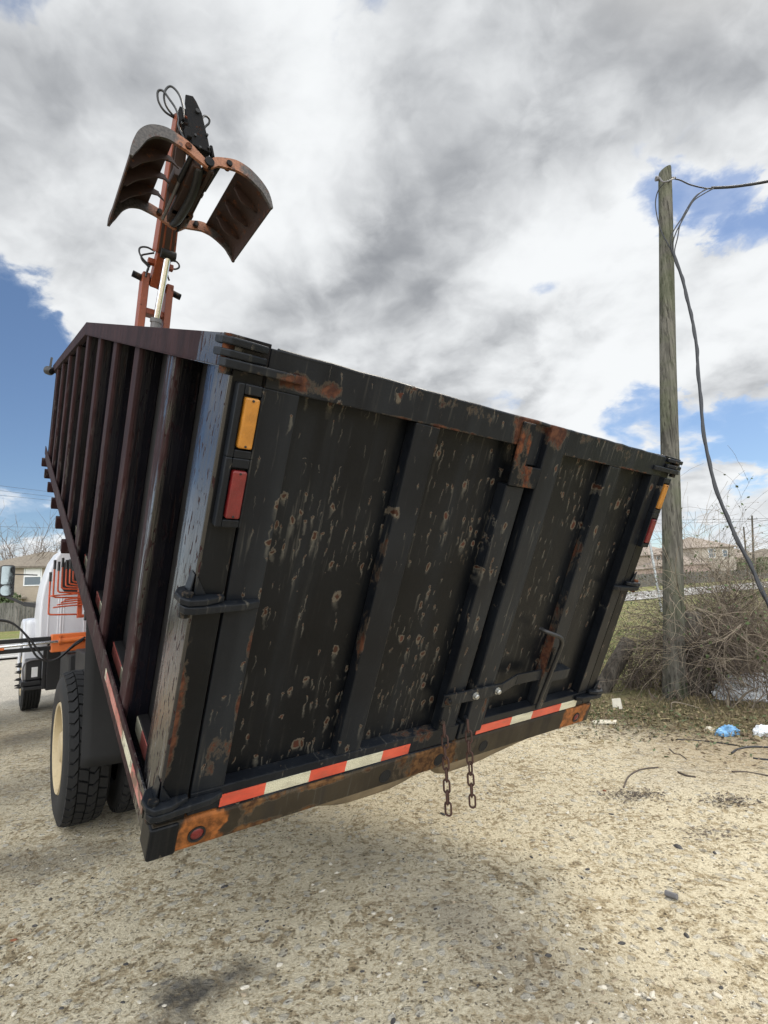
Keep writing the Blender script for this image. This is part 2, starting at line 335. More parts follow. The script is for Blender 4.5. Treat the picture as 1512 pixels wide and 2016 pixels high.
# ------------------------------------------------------------------ mesh builder
class MB:
    def __init__(s): s.v = []; s.f = []
    def add(s, vs, fs):
        b = len(s.v); s.v += [tuple(v) for v in vs]; s.f += [tuple(i + b for i in f) for f in fs]; return s
    def box(s, lo, hi, mtx=None):
        a, b = lo, hi
        vs = [Vector((x, y, z)) for x in (a[0], b[0]) for y in (a[1], b[1]) for z in (a[2], b[2])]
        if mtx: vs = [mtx @ v for v in vs]
        return s.add(vs, [(0, 1, 3, 2), (4, 6, 7, 5), (0, 4, 5, 1), (2, 3, 7, 6), (0, 2, 6, 4), (1, 5, 7, 3)])
    def prism(s, poly, a, b, axis):           # poly in the two other axes (cyclic order), extruded a..b along axis
        n = len(poly)
        def pt(p, h):
            if axis == 0: return (h, p[0], p[1])
            if axis == 1: return (p[0], h, p[1])
            return (p[0], p[1], h)
        vs = [pt(p, a) for p in poly] + [pt(p, b) for p in poly]
        fs = [(i, (i + 1) % n, (i + 1) % n + n, i + n) for i in range(n)] + [tuple(range(n))[::-1], tuple(range(n, 2 * n))]
        return s.add(vs, fs)
    def bar(s, p, q, w_, d_, up=(0, 0, 1), w2=None, d2=None):   # rectangular bar from p to q, may taper
        p, q = Vector(p), Vector(q); t = (q - p).normalized(); u = Vector(up)
        x = t.cross(u).normalized(); y = x.cross(t).normalized()
        w2 = w_ if w2 is None else w2; d2 = d_ if d2 is None else d2
        vs = [p + x * a * w_ / 2 + y * b * d_ / 2 for a, b in ((-1, -1), (1, -1), (1, 1), (-1, 1))] + [q + x * a * w2 / 2 + y * b * d2 / 2 for a, b in ((-1, -1), (1, -1), (1, 1), (-1, 1))]
        return s.add(vs, [(3, 2, 1, 0), (4, 5, 6, 7), (0, 1, 5, 4), (1, 2, 6, 5), (2, 3, 7, 6), (3, 0, 4, 7)])
    def tube(s, pts, r, n=8, caps=True, closed=False):
        pts = [Vector(p) for p in pts]; k = len(pts)
        rs = r if isinstance(r, (list, tuple)) else [r] * k
        nrm = None; vs = []
        for i in range(k):
            if closed: t = pts[(i + 1) % k] - pts[i - 1]
            else: t = pts[min(i + 1, k - 1)] - pts[max(i - 1, 0)]
            if t.length < 1e-9: t = Vector((0, 0, 1))
            t.normalize()
            if nrm is None:
                nrm = t.cross(Vector((0, 0, 1)) if abs(t.z) < 0.9 else Vector((1, 0, 0))).normalized()
            else:
                nrm = nrm - t * nrm.dot(t)
                nrm = nrm.normalized() if nrm.length > 1e-6 else t.orthogonal().normalized()
            bn = t.cross(nrm)
            for j in range(n):
                a = 2 * math.pi * j / n
                vs.append(pts[i] + (nrm * math.cos(a) + bn * math.sin(a)) * rs[i])
        fs = []
        for i in range(k if closed else k - 1):
            for j in range(n):
                a, b = i * n + j, i * n + (j + 1) % n; c, d = ((i + 1) % k) * n + (j + 1) % n, ((i + 1) % k) * n + j
                fs.append((a, b, c, d))
        if caps and not closed:
            fs.append(tuple(range(n))[::-1]); fs.append(tuple(range((k - 1) * n, k * n)))
        return s.add(vs, fs)
    def cyl(s, p, q, r, n=20, r2=None): return s.tube([p, q], [r, r if r2 is None else r2], n)
    def lathe(s, prof, centre, axis, n=40, closed=False):       # prof: (radius, offset along axis)
        c = Vector(centre); a = Vector(axis).normalized(); u = a.orthogonal().normalized(); v = a.cross(u)
        k = len(prof); vs = []
        for i in range(n):
            th = 2 * math.pi * i / n; dr = u * math.cos(th) + v * math.sin(th)
            vs += [c + a * o + dr * r for r, o in prof]
        fs = []
        for i in range(n):
            for j in range(k if closed else k - 1):
                j2 = (j + 1) % k; i2 = (i + 1) % n
                fs.append((i * k + j, i2 * k + j, i2 * k + j2, i * k + j2))
        return s.add(vs, fs)
    def build(s, name, mat, parent=None, local=None, bevel=0.0, smooth=None, bseg=2):
        me = bpy.data.meshes.new(name); me.from_pydata(s.v, [], s.f); me.validate(); 
        bm = bmesh.new(); bm.from_mesh(me); bmesh.ops.recalc_face_normals(bm, faces=bm.faces); bm.to_mesh(me); bm.free()
        o = bpy.data.objects.new(name, me); col.objects.link(o)
        for mm in (mat if isinstance(mat, (list, tuple)) else [mat]): me.materials.append(mm)
        if parent is not None: o.parent = parent
        if local is not None: o.matrix_basis = local
        if smooth is not None:
            for p in me.polygons: p.use_smooth = True
            me.set_sharp_from_angle(angle=R(smooth))
        if bevel > 0:
            bv = o.modifiers.new('bevel', 'BEVEL'); bv.width = bevel; bv.segments = bseg; bv.limit_method = 'ANGLE'; bv.angle_limit = R(35)
        return o

def curve_pts(ctrl, seg=8):                   # Catmull-Rom through control points
    P = [Vector(p) for p in ctrl]; P = [P[0] * 2 - P[1]] + P + [P[-1] * 2 - P[-2]]; out = []
    for i in range(1, len(P) - 2):
        a, b, c, d = P[i - 1:i + 3]
        for k in range(seg):
            t = k / seg
            out.append(0.5 * ((2 * b) + (c - a) * t + (2 * a - 5 * b + 4 * c - d) * t * t + (3 * b - a - 3 * c + d) * t ** 3))
    out.append(P[-2]); return out

def tag(o, label=None, cat=None, group=None, kind=None):
    if label: o['label'] = label
    if cat: o['category'] = cat
    if group: o['group'] = group
    if kind: o['kind'] = kind
    return o
def empty(name, loc, rz=0.0, label=None, cat=None, group=None):
    o = bpy.data.objects.new(name, None); col.objects.link(o); o.location = loc; o.rotation_euler = (0, 0, rz)
    o.empty_display_size = 0.3
    return tag(o, label, cat, group)

# ------------------------------------------------------------------ terrain
O_BED = Vector((-0.80566, 1.80317, 0.68567))
TH = Vector((0.79089, 0.61196, 0)); HH = Vector((-0.61196, 0.79089, 0))
RD = Vector((0.820, 0.572, 0)); RN = Vector((-0.572, 0.820, 0))          # along the road, across it
def sstep(a, b, x):
    t = max(0.0, min(1.0, (x - a) / (b - a))); return t * t * (3 - 2 * t)
def terrain(x, y):
    s_ = x * RD.x + y * RD.y; n_ = x * RN.x + y * RN.y
    s_ = max(0.0, s_); s_ = s_ if s_ < 120 else 120 + (s_ - 120) * 0.3
    z = 0.0056 * s_ * sstep(8, 24, n_) + 0.10 * sstep(30, 42, n_)
    return z
def grassness(x, y):
    T = (x - O_BED.x) * TH.x + (y - O_BED.y) * TH.y
    m_ = x * 0.491 + y * 0.871
    return sstep(2.9, 3.6, T) * sstep(5.95, 6.5, m_)

def ground():
    NS, NR = 448, 230
    radii = [0.0] + [0.35 * (3500 / 0.35) ** (i / (NR - 1)) for i in range(NR)]
    vs = [(0, 0, 0)]; fs = []
    for r in radii[1:]:
        for i in range(NS):
            a = 2 * math.pi * i / NS; x, y = r * math.sin(a), r * math.cos(a)
            z = terrain(x, y)
            if r < 40:
                k = sstep(40, 12, r); p = Vector((x, y, 0))
                z += k * (0.030 * noise.noise(p * 0.6) + 0.011 * noise.noise(p * 2.3 + Vector((5, 1, 0))) + 0.006 * noise.noise(p * 6.1) + 0.0035 * noise.noise(p * 14.0)) - k * 0.012
            vs.append((x, y, z))
    for i in range(NS): fs.append((0, 1 + (i + 1) % NS, 1 + i))
    for j in range(len(radii) - 2):
        for i in range(NS):
            a = 1 + j * NS + i; b = 1 + j * NS + (i + 1) % NS; fs.append((a, b, b + NS, a + NS))
    mb = MB(); mb.v = vs; mb.f = fs
    m, t, b = new_mat('caliche_and_grass_ground'); c = world_co(t); x, y, z = t.sep(c)
    xy = t.comb(x, y, 0.0)
    wn = t.noise(xy, 1.3, 4, 0.6, out=1)
    xyw = t.vm('ADD', xy, t.vm('SCALE', t.vm('SUBTRACT', wn, (0.5, 0.5, 0.5)), scale=0.25))
    # caliche crust: pale plates, tan sand between them, dark grit
    n1 = t.noise(xyw, 0.55, 5, 0.6); n2 = t.noise(xyw, 3.2, 6, 0.62); n3 = t.noise(xyw, 17.0, 8, 0.70); n4 = t.noise(xy, 60.0, 6, 0.72); n5 = t.noise(xy, 120.0, 3, 0.6)
    rut = t.noise(t.comb(t.m('ADD', t.m('MULTIPLY', x, 0.79 * 5.0), t.m('MULTIPLY', y, 0.612 * 5.0)), t.m('ADD', t.m('MULTIPLY', x, -0.612 * 0.7), t.m('MULTIPLY', y, 0.79 * 0.7)), 0.0), 2.2, 5, 0.6)
    tan = t.mix(t.ss(n2, 0.3, 0.7), (0.37, 0.29, 0.175), (0.52, 0.425, 0.27))
    pale = t.mix(t.ss(n4, 0.3, 0.7), (0.56, 0.47, 0.315), (0.78, 0.70, 0.52))
    kp = t.m('ADD', t.m('ADD', t.m('MULTIPLY', n3, 0.55), t.m('MULTIPLY', n2, 0.3)), t.m('ADD', t.m('MULTIPLY', n4, 0.22), t.m('MULTIPLY', rut, 0.12)))
    flake = t.noise(t.vm('ADD', xyw, (7.7, 3.1, 0)), 26.0, 6, 0.66)
    kp = t.m('ADD', t.m('MULTIPLY', kp, 0.62), t.m('MULTIPLY', flake, 0.46))
    lot = t.mix(t.ss(kp, 0.53, 0.625), tan, pale)
    grey = t.mix(t.ss(n3, 0.3, 0.7), (0.36, 0.315, 0.245), (0.50, 0.45, 0.365))
    lot = t.mix(t.m('MULTIPLY', t.ss(n1, 0.50, 0.68), 0.55), lot, grey)
    chips = t.vor(xyw, 17.0, '2D'); cr, cg, cb = t.sep(chips.outputs['Color'])
    chipm = t.m('MULTIPLY', t.m('GREATER_THAN', cr, 0.66), t.ss(t.m('ADD', chips.outputs['Distance'], t.m('MULTIPLY', t.m('SUBTRACT', n4, 0.5), 0.5)), 0.33, 0.24))
    lot = t.mix(t.m('MULTIPLY', chipm, 0.75), lot, t.mix(cg, (0.42, 0.38, 0.30), (0.66, 0.63, 0.55)))
    pit = t.ss(t.m('ADD', t.m('MULTIPLY', n4, 0.62), t.m('MULTIPLY', n3, 0.38)), 0.455, 0.395)
    lot = t.mix(t.m('MULTIPLY', pit, 0.46), lot, (0.10, 0.074, 0.047))
    grit = t.vor(xyw, 42.0, '2D'); gr, gg, gb = t.sep(grit.outputs['Color'])
    gm = t.m('MULTIPLY', t.m('GREATER_THAN', gr, 0.86), t.ss(grit.outputs['Distance'], 0.28, 0.18))
    lot = t.mix(t.m('MULTIPLY', gm, 0.7), lot, (0.05, 0.042, 0.034))
    # oil and tyre stains where they lie on the lot
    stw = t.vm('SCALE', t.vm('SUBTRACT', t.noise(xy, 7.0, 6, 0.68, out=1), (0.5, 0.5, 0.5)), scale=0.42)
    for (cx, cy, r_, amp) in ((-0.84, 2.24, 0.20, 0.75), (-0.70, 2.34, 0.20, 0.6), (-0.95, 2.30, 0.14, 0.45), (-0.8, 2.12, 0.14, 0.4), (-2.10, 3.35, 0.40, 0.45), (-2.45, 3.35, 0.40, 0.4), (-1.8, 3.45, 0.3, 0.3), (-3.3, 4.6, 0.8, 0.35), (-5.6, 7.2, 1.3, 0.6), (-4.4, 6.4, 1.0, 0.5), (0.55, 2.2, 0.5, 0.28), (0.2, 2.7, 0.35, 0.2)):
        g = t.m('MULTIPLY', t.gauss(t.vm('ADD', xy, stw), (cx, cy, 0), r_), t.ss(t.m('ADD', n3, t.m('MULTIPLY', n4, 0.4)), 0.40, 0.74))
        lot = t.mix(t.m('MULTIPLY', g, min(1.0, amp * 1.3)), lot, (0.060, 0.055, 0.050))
    sandy = t.m('MULTIPLY', t.gauss(xyw, (3.2, 4.9, 0), 1.6), 0.7)
    lot = t.mix(sandy, lot, t.mix(t.ss(n4, 0.3, 0.7), (0.27, 0.20, 0.125), (0.36, 0.28, 0.18)))
    # white gravel far to the left
    nx = t.m('ADD', t.m('MULTIPLY', x, RN.x), t.m('MULTIPLY', y, RN.y))
    grav = t.m('MULTIPLY', t.ss(nx, 8.5, 11.5), 0.8)
    lot = t.mix(grav, lot, t.mix(t.ss(n4, 0.35, 0.65), (0.24, 0.225, 0.205), (0.50, 0.48, 0.45)))
    # grass
    g1 = t.noise(xy, 0.5, 5, 0.6); g2 = t.noise(t.scl(xy, (1, 0.6, 1)), 9, 6, 0.7); g3 = t.noise(xy, 0.12, 4)
    gc = t.mix(t.ss(g2, 0.35, 0.65), (0.105, 0.110, 0.038), (0.29, 0.255, 0.12))
    gc = t.mix(t.m('MULTIPLY', t.ss(g1, 0.42, 0.62), 0.6), gc, (0.125, 0.185, 0.042))
    gc = t.mix(t.m('MULTIPLY', t.ss(g3, 0.5, 0.65), 0.4), gc, (0.26, 0.22, 0.12))
    nearb = t.m('MULTIPLY', t.ss(t.m('ADD', t.m('MULTIPLY', x, 0.491), t.m('MULTIPLY', y, 0.871)), 9.5, 7.2), 0.75)
    gc = t.mix(nearb, gc, t.mix(t.ss(n4, 0.35, 0.65), (0.095, 0.072, 0.042), (0.25, 0.20, 0.12)))
    T = t.m('ADD', t.m('MULTIPLY', t.m('SUBTRACT', x, O_BED.x), TH.x), t.m('MULTIPLY', t.m('SUBTRACT', y, O_BED.y), TH.y))
    mm = t.m('ADD', t.m('MULTIPLY', x, 0.491), t.m('MULTIPLY', y, 0.871))
    wob = t.m('MULTIPLY', t.m('SUBTRACT', t.m('ADD', t.m('MULTIPLY', n2, 0.6), t.m('MULTIPLY', n3, 0.4)), 0.5), 1.6)
    ga = t.m('MULTIPLY', t.ss(T, 2.9, 3.6), t.ss(t.m('ADD', mm, wob), 5.85, 6.7))
    gfar = t.ss(nx, 28, 31)
    gm_ = t.m('MAXIMUM', ga, gfar)
    base = t.mix(gm_, lot, gc)
    h = t.m('ADD', t.m('ADD', t.m('MULTIPLY', flake, 0.9), t.m('MULTIPLY', n4, 0.6)), t.m('ADD', t.m('MULTIPLY', chipm, 0.25), t.m('SUBTRACT', t.m('MULTIPLY', n5, 0.15), t.m('MULTIPLY', pit, 0.4))))
    fin(t, b, base, 0.92, 0.0, h, 0.030, 0.9, spec=0.2)
    tag(mb.build('ground', m, smooth=180), kind='structure')
ground()

def road():
    m, t, b = new_mat('pale_worn_asphalt'); c = world_co(t); x, y, z = t.sep(c)
    n = t.noise(c, 1.2, 6, 0.65); n2 = t.noise(c, 22, 4)
    nx = t.m('ADD', t.m('MULTIPLY', x, RN.x), t.m('MULTIPLY', y, RN.y))
    base = t.mix(t.ss(n, 0.3, 0.7), (0.27, 0.265, 0.255), (0.33, 0.325, 0.315))
    fin(t, b, base, 0.85)
    def strip(n0, n1, dz, name, mat, s0=-160, s1=420, step=6, edge=0.0):
        mb = MB(); k = int((s1 - s0) / step) + 1
        cols_ = 5
        for i in range(k):
            s_ = s0 + i * step
            for j in range(cols_):
                nn = n0 + (n1 - n0) * j / (cols_ - 1); p = RD * s_ + RN * nn
                mb.v.append((p.x, p.y, terrain(p.x, p.y) + dz))
        for i in range(k - 1):
            for j in range(cols_ - 1):
                a = i * cols_ + j; mb.f.append((a, a + 1, a + 1 + cols_, a + cols_))
        return mb.build(name, mat, smooth=180)
    tag(strip(19.3, 29.0, 0.05, 'road', m), kind='structure')
    wm = plain('road_line_paint', (0.72, 0.72, 0.70), 0.7, var=0.15)
    tag(strip(19.75, 19.9, 0.056, 'edge_line', wm), kind='structure')
    tag(strip(28.4, 28.55, 0.056, 'edge_line', wm), kind='structure')
    tag(strip(29.0, 29.16, 0.14, 'kerb', plain('concrete_kerb', (0.42, 0.41, 0.39), 0.8)), kind='structure')
road()

# ------------------------------------------------------------------ the truck
truck = empty('grapple_truck', (O_BED.x, O_BED.y, 0), R(37.7313),
    'truck with black rusty dump bed tipped up, orange grapple boom raised and white cab', 'truck')
TM = Matrix.Translation((O_BED.x, O_BED.y, 0)) @ Matrix.Rotation(R(37.7313), 4, 'Z')
BW = Matrix(((0.79087, -0.54938, 0.26965, O_BED.x), (0.61194, 0.71522, -0.33761, O_BED.y), (-0.00738, 0.43202, 0.90184, O_BED.z), (0, 0, 0, 1)))
BL = TM.inverted() @ BW
def bed_pt(t_, l_, u_): return BL @ Vector((t_, l_, u_))       # bed coordinates to truck coordinates
def at_h(px, py, h):                                           # point of the truck's cross-plane h metres ahead of the bed's rear edge
    r = ray(px, py); d = Vector((O_BED.x, O_BED.y, 0)); s_ = (d.dot(HH) + h) / r.dot(HH); p = CAM + r * s_ - d
    return Vector((p.dot(TH), p.dot(HH), p.z))

# ---- tailgate: two barn doors. bed coordinates: x across, y forward, z up along the bed
def tail_doors():
    # left door
    mb = MB(); mb.box((0.10, 0.050, 0.135), (1.335, 0.060, 1.635))
    dl = mb.build('tailgate_door', MAT['door'], truck, BL)
    dl['label'] = 'left barn door of the tailgate, its black paint blistered with rust spots'
    f = MB()
    f.box((0.10, 0.0, 0.213), (0.210, 0.050, 1.533)).box((0.10, -0.003, 1.533), (1.253, 0.050, 1.640))
    f.box((0.10, -0.001, 0.127), (1.335, 0.050, 0.213))
    f.box((1.2535, 0.022, 1.46), (1.371, 0.049, 1.640))
    f.tube([(0.12 + 0.0893 * i, 0.004, 1.638 + 0.002 * rnd.uniform(-1, 1)) for i in range(15)], 0.0085, 8)
    f.build('door_frame', MAT['frame'], dl, bevel=0.006)
    q = MB(); q.box((0.655, 0.001, 0.213), (0.768, 0.050, 1.533)); q.build('rib', MAT['frame'], dl, bevel=0.005)
    q = MB(); q.box((1.192, -0.004, 0.213), (1.305, 0.050, 1.366)); q.build('lock_stile', MAT['frame'], dl, bevel=0.005)
    q = MB(); q.prism([(1.187, 1.367), (1.360, 1.367), (1.366, 1.456), (1.255, 1.456), (1.253, 1.628), (1.178, 1.628)], -0.016, -0.004, 1)
    q.build('latch_plate', MAT['rust'], dl, bevel=0.004)
    q = MB(); q.box((0.205, -0.0035, 0.130), (1.045, -0.001, 0.178)); q.build('reflective_tape', MAT['tapeL'], dl)
    q = MB()                                              # weld lip running under the tape
    q.tube(curve_pts([(0.21 + 0.085 * i, -0.002 - 0.002 * rnd.random(), 0.123 + 0.002 * rnd.random()) for i in range(14)], 3), 0.004, 6)
    q.build('weld_bead', MAT['frame'], dl, smooth=60)
    # right door
    mb = MB(); mb.box((1.350, 0.050, 0.135), (2.405, 0.060, 1.635))
    dr = mb.build('tailgate_door', MAT['door'], truck, BL)
    dr['label'] = 'right barn door of the tailgate, with the latch handle'
    f = MB()
    f.box((2.320, 0.0, 0.213), (2.405, 0.050, 1.533)).box((1.503, -0.003, 1.533), (2.405, 0.050, 1.640))
    f.box((1.350, -0.001, 0.127), (2.405, 0.050, 0.213)).tube([(1.503 + 0.0634 * i, 0.004, 1.638 + 0.002 * rnd.uniform(-1, 1)) for i in range(15)], 0.0085, 8)
    f.build('door_frame', MAT['frame'], dr, bevel=0.006)
    q = MB(); q.box((1.895, 0.001, 0.213), (2.005, 0.050, 1.533)); q.build('rib', MAT['frame'], dr, bevel=0.005)
    q = MB(); q.box((1.372, -0.008, 0.150), (1.500, 0.050, 1.645)); q.build('lock_stile', MAT['frame'], dr, bevel=0.006)
    q = MB(); q.box((1.475, -0.0035, 0.128), (2.330, -0.001, 0.174)); q.build('reflective_tape', MAT['tapeR'], dr)
    # latch bar, bent out over the stile and back to the rib
    q = MB(); prof = [(1.152, -0.024), (1.545, -0.024), (1.66, -0.012), (1.86, -0.012)]
    for (a, ya), (b, yb) in zip(prof, prof[1:]):
        za, zb = (0.0 if a < 1.56 else (0.03 if a > 1.65 else 0.01)), (0.0 if b < 1.56 else 0.026)
        za = 0.026 if a > 1.65 else 0.0
        q.add([(a, ya, 0.352 + za), (b, yb, 0.352 + zb), (b, yb, 0.410 + zb), (a, ya, 0.410 + za), (a, ya + 0.010, 0.352 + za), (b, yb + 0.010, 0.352 + zb), (b, yb + 0.010, 0.410 + zb), (a, ya + 0.010, 0.410 + za)],
              [(0, 1, 2, 3), (4, 7, 6, 5), (0, 4, 5, 1), (3, 2, 6, 7), (0, 3, 7, 4), (1, 5, 6, 2)])
    q.box((1.945, -0.006, 0.345), (2.135, 0.050, 0.404))
    lb = q.build('latch_bar', MAT['frame'], dr, bevel=0.002)
    for i, (bx_, bz) in enumerate(((1.182, 0.380), (1.358, 0.378), (1.512, 0.378))):
        q = MB(); q.lathe([(0.0, 0.016), (0.010, 0.015), (0.0135, 0.010), (0.0135, 0.0), (0.019, 0.0), (0.019, -0.003), (0.0, -0.003)], (bx_, -0.0275, bz), (0, -1, 0), 8)
        q.build('bolt', MAT['zinc'] if i else MAT['rust'], dr)
    q = MB()
    q.tube(curve_pts([(1.905, -0.020, 0.205), (1.900, -0.030, 0.35), (1.880, -0.055, 0.56), (1.862, -0.064, 0.62), (1.835, -0.060, 0.652), (1.77, -0.030, 0.668), (1.755, 0.01, 0.668)], 6), 0.011, 10)
    q.build('latch_handle', MAT['plastic'], dr, smooth=60)
    q = MB(); q.box((1.893, -0.020, 0.42), (1.912, -0.006, 0.56)); q.build('worn_guide', MAT['rust'], dr, bevel=0.003)
    q = MB(); q.box((1.475, -0.006, 0.213), (1.502, 0.045, 0.33)); q.build('keeper', MAT['rust'], dr, bevel=0.003)
    return dl, dr
DL, DR = tail_doors()

def corner_post(sgn):
    """sgn = 1 left, -1 right: rear post with rolled outer side, lamps and hinges"""
    def X(x): return x if sgn > 0 else W_ - x
    prof = [(0.092, 0.0), (0.008, 0.0), (0.0, 0.008), (0.0, 0.13), (0.004, 0.18), (0.013, 0.24), (0.030, 0.30), (0.055, 0.35), (0.098, 0.375), (0.098, 0.36), (0.092, 0.1)]
    mb = MB(); mb.prism([(X(a), b) for a, b in prof], 0.125, 1.565, 2)
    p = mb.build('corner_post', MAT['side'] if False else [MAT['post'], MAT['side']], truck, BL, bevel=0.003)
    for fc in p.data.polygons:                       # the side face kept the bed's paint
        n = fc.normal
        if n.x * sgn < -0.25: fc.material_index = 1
    for (u0, u1, mat, nm) in ((1.362, 1.500, 'amber', 'turn_lamp'), (1.163, 1.300, 'red', 'brake_lamp')):
        a, b = X(0.018), X(0.092); a, b = min(a, b), max(a, b)
        h = MB()
        xi0, xi1 = min(X(0.040), X(0.081)), max(X(0.040), X(0.081))
        h.box((a, -0.030, u0 - 0.028), (xi0 - 0.004, 0.002, u1 + 0.034)); h.box((xi1 + 0.004, -0.030, u0 - 0.028), (b, 0.002, u1 + 0.034))
        h.box((xi0 - 0.004, -0.030, u0 - 0.028), (xi1 + 0.004, 0.002, u0 - 0.005)); h.box((xi0 - 0.004, -0.030, u1 + 0.006), (xi1 + 0.004, 0.002, u1 + 0.034))
        h.box((xi0 - 0.004, -0.012, u0 - 0.005), (xi1 + 0.004, 0.001, u1 + 0.006))
        h.build('lamp_housing', MAT['frame'], p, bevel=0.005)
        l = MB(); l.box((xi0, -0.040, u0), (xi1, -0.013, u1)); lo = l.build(nm, MAT[mat], p, bevel=0.006, bseg=3)
        for uu in (u0 + 0.007, u1 - 0.007):
            s_ = MB(); s_.lathe([(0.0, 0.0025), (0.0035, 0.0015), (0.0035, -0.002)], ((xi0 + xi1) / 2, -0.0405, uu), (0, -1, 0), 8)
            s_.build('lamp_screw', MAT['dark'], lo)
    # hinges: gusseted plate on the post, strap on the door, pin outboard
    for u in (0.198, 0.897, 1.585):
        top = u > 1.4
        h = MB()
        pl = [(-0.040, -0.02), (-0.046, 0.02), (-0.030, 0.055), (0.0, 0.07), (0.0, 0.0), (0.086, 0.0), (0.088, -0.018), (0.03, -0.040), (-0.02, -0.042)]
        h.prism([(X(a), b) for a, b in pl], u + 0.004, u + 0.024, 2)
        if not top:                                  # triangular gusset above the plate
            h.prism([(X(0.0), u + 0.024), (X(0.035), u + 0.024), (X(0.0), u + 0.085)], -0.012, -0.002, 1)
            h.prism([(X(-0.002), u + 0.024), (X(-0.012), u + 0.024), (X(-0.002), u + 0.085)], 0.002, 0.05, 1)
        else:
            h.prism([(X(a), b) for a, b in pl], u + 0.035, u + 0.055, 2)
        h.build('hinge_plate', MAT['frame'], p, bevel=0.004)
        s_ = MB()
        st = [(-0.038, -0.015), (-0.030, 0.022), (0.012, -0.001), (0.205, -0.001), (0.205, -0.014), (0.16, -0.030), (0.0, -0.044), (-0.028, -0.038)]
        s_.prism([(X(a), b) for a, b in st], u - 0.022, u + 0.002, 2)
        s_.build('hinge_strap', MAT['frame'], p, bevel=0.004)
        c = MB(); c.cyl((X(-0.018), -0.008, u - 0.040), (X(-0.018), -0.008, u + (0.062 if top else 0.034)), 0.016, 14)
        c.build('hinge_pin', MAT['rust'], p, smooth=40)
    return p
PL = corner_post(1); PR = corner_post(-1)
PL['label'] = 'left rear corner post, scraped to bare blue-grey on its side'

def rear_sill():
    mb = MB()
    prof = [(-0.006, 0.0), (-0.010, 0.008), (-0.010, 0.112), (-0.004, 0.122), (0.10, 0.124), (0.10, 0.0)]
    mb.prism(prof, -0.006, W_ + 0.004, 0)
    s_ = mb.build('rear_sill', MAT['sill'], truck, BL, bevel=0.003)
    q = MB(); q.box((-0.014, -0.0145, -0.004), (0.078, 0.085, 0.120)); q.build('end_cap', MAT['post'], s_, bevel=0.010, bseg=3)
    for x in (0.140, 2.364):
        q = MB(); q.lathe([(0.030, 0.0), (0.030, 0.004), (0.0245, 0.0045), (0.0235, 0.001), (0.0, 0.001)], (x, -0.0112, 0.053), (0, -1, 0), 24)
        r_ = q.build('lamp_ring', MAT['dark'], s_, smooth=40)
        q = MB(); q.lathe([(0.0, 0.006), (0.012, 0.0055), (0.020, 0.002), (0.0215, 0.0)], (x + 0.001, -0.0122, 0.054), (0, -1, 0), 20)
        q.build('marker_lamp', MAT['red'], r_, smooth=60)
    hole = plain('bolt_hole_black', (0.003, 0.003, 0.003), 0.9)
    for x in (0.936, 1.251, 1.555):
        q = MB(); q.lathe([(0.031, 0.0), (0.031, 0.0022), (0.026, 0.0026), (0.025, 0.0012), (0.0, 0.0012)], (x, -0.0098, 0.050), (0, -1, 0), 22)
        q.build('bolt_hole', [hole], s_, smooth=40)
    return s_
SILL = rear_sill()

def bed_side(sgn):
    def X(x): return x if sgn > 0 else W_ - x
    top = lambda y: 1.56 if y < 3.14 else 1.56 - 0.1815 * (y - 3.14)
    mb = MB(); poly = [(0.36, 0.0), (6.0, 0.02), (6.0, top(6.0)), (3.14, 1.56), (0.36, 1.56)]
    mb.prism(poly, X(0.096), X(0.104), 0)
    s_ = mb.build('bed_side', MAT['sheet'], truck, BL)
    prof = [(0.0, 0.0), (0.0, 0.105), (0.012, 0.15), (0.034, 0.22), (0.062, 0.29), (0.096, 0.31), (0.096, -0.012), (0.06, -0.012), (0.012, -0.006)]
    for i in range(9):
        y0 = 0.585 + 0.621 * i if i < 8 else 5.5
        mb = MB(); yt = [y0 + b for a, b in prof]
        zb, k = 0.016, len(prof)
        vs = [(X(a), y0 + b, zb) for a, b in prof] + [(X(a), y0 + b, top(y0 + b) + 0.002) for a, b in prof]
        fs = [(j, (j + 1) % k, (j + 1) % k + k, j + k) for j in range(k)] + [tuple(range(k))[::-1], tuple(range(k, 2 * k))]
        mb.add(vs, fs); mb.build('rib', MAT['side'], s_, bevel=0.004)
    mb = MB()                                       # top rail: level, then falling to the front
    a, b = X(-0.016), X(0.10)
    mb.prism([(0.0, 1.563), (3.15, 1.563), (6.03, 1.040), (6.03, 1.125), (3.165, 1.650), (0.0, 1.650)], a, b, 0)
    mb.prism([(0.0, 1.560), (3.15, 1.560), (3.15, 1.5635), (0.0, 1.5635)], X(-0.022), X(-0.012), 0)
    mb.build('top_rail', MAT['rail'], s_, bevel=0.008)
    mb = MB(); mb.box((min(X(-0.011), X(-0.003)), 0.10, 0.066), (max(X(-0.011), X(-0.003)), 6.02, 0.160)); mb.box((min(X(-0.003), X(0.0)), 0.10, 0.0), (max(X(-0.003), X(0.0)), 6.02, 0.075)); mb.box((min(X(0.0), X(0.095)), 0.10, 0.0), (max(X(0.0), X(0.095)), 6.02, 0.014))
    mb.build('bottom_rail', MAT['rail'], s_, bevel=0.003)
    q = MB(); q.box((min(X(0.056), X(0.095)), 0.30, 0.014), (max(X(0.056), X(0.095)), 5.9, 0.125)); q.build('inner_rail', MAT['sheet'], s_, bevel=0.004)
    q = MB(); q.box((min(X(0.0525), X(0.0555)), 0.385, 0.055), (max(X(0.0525), X(0.0555)), 3.7, 0.120)); q.build('reflective_tape', MAT['tapeS'], s_)
    q = MB(); q.box((min(X(-0.0132), X(-0.0115)), 0.105, 0.078), (max(X(-0.0132), X(-0.0115)), 0.95, 0.125)); q.build('reflective_tape', MAT['tapeP'], s_)
    return s_
SL = bed_side(1); SR = bed_side(-1)

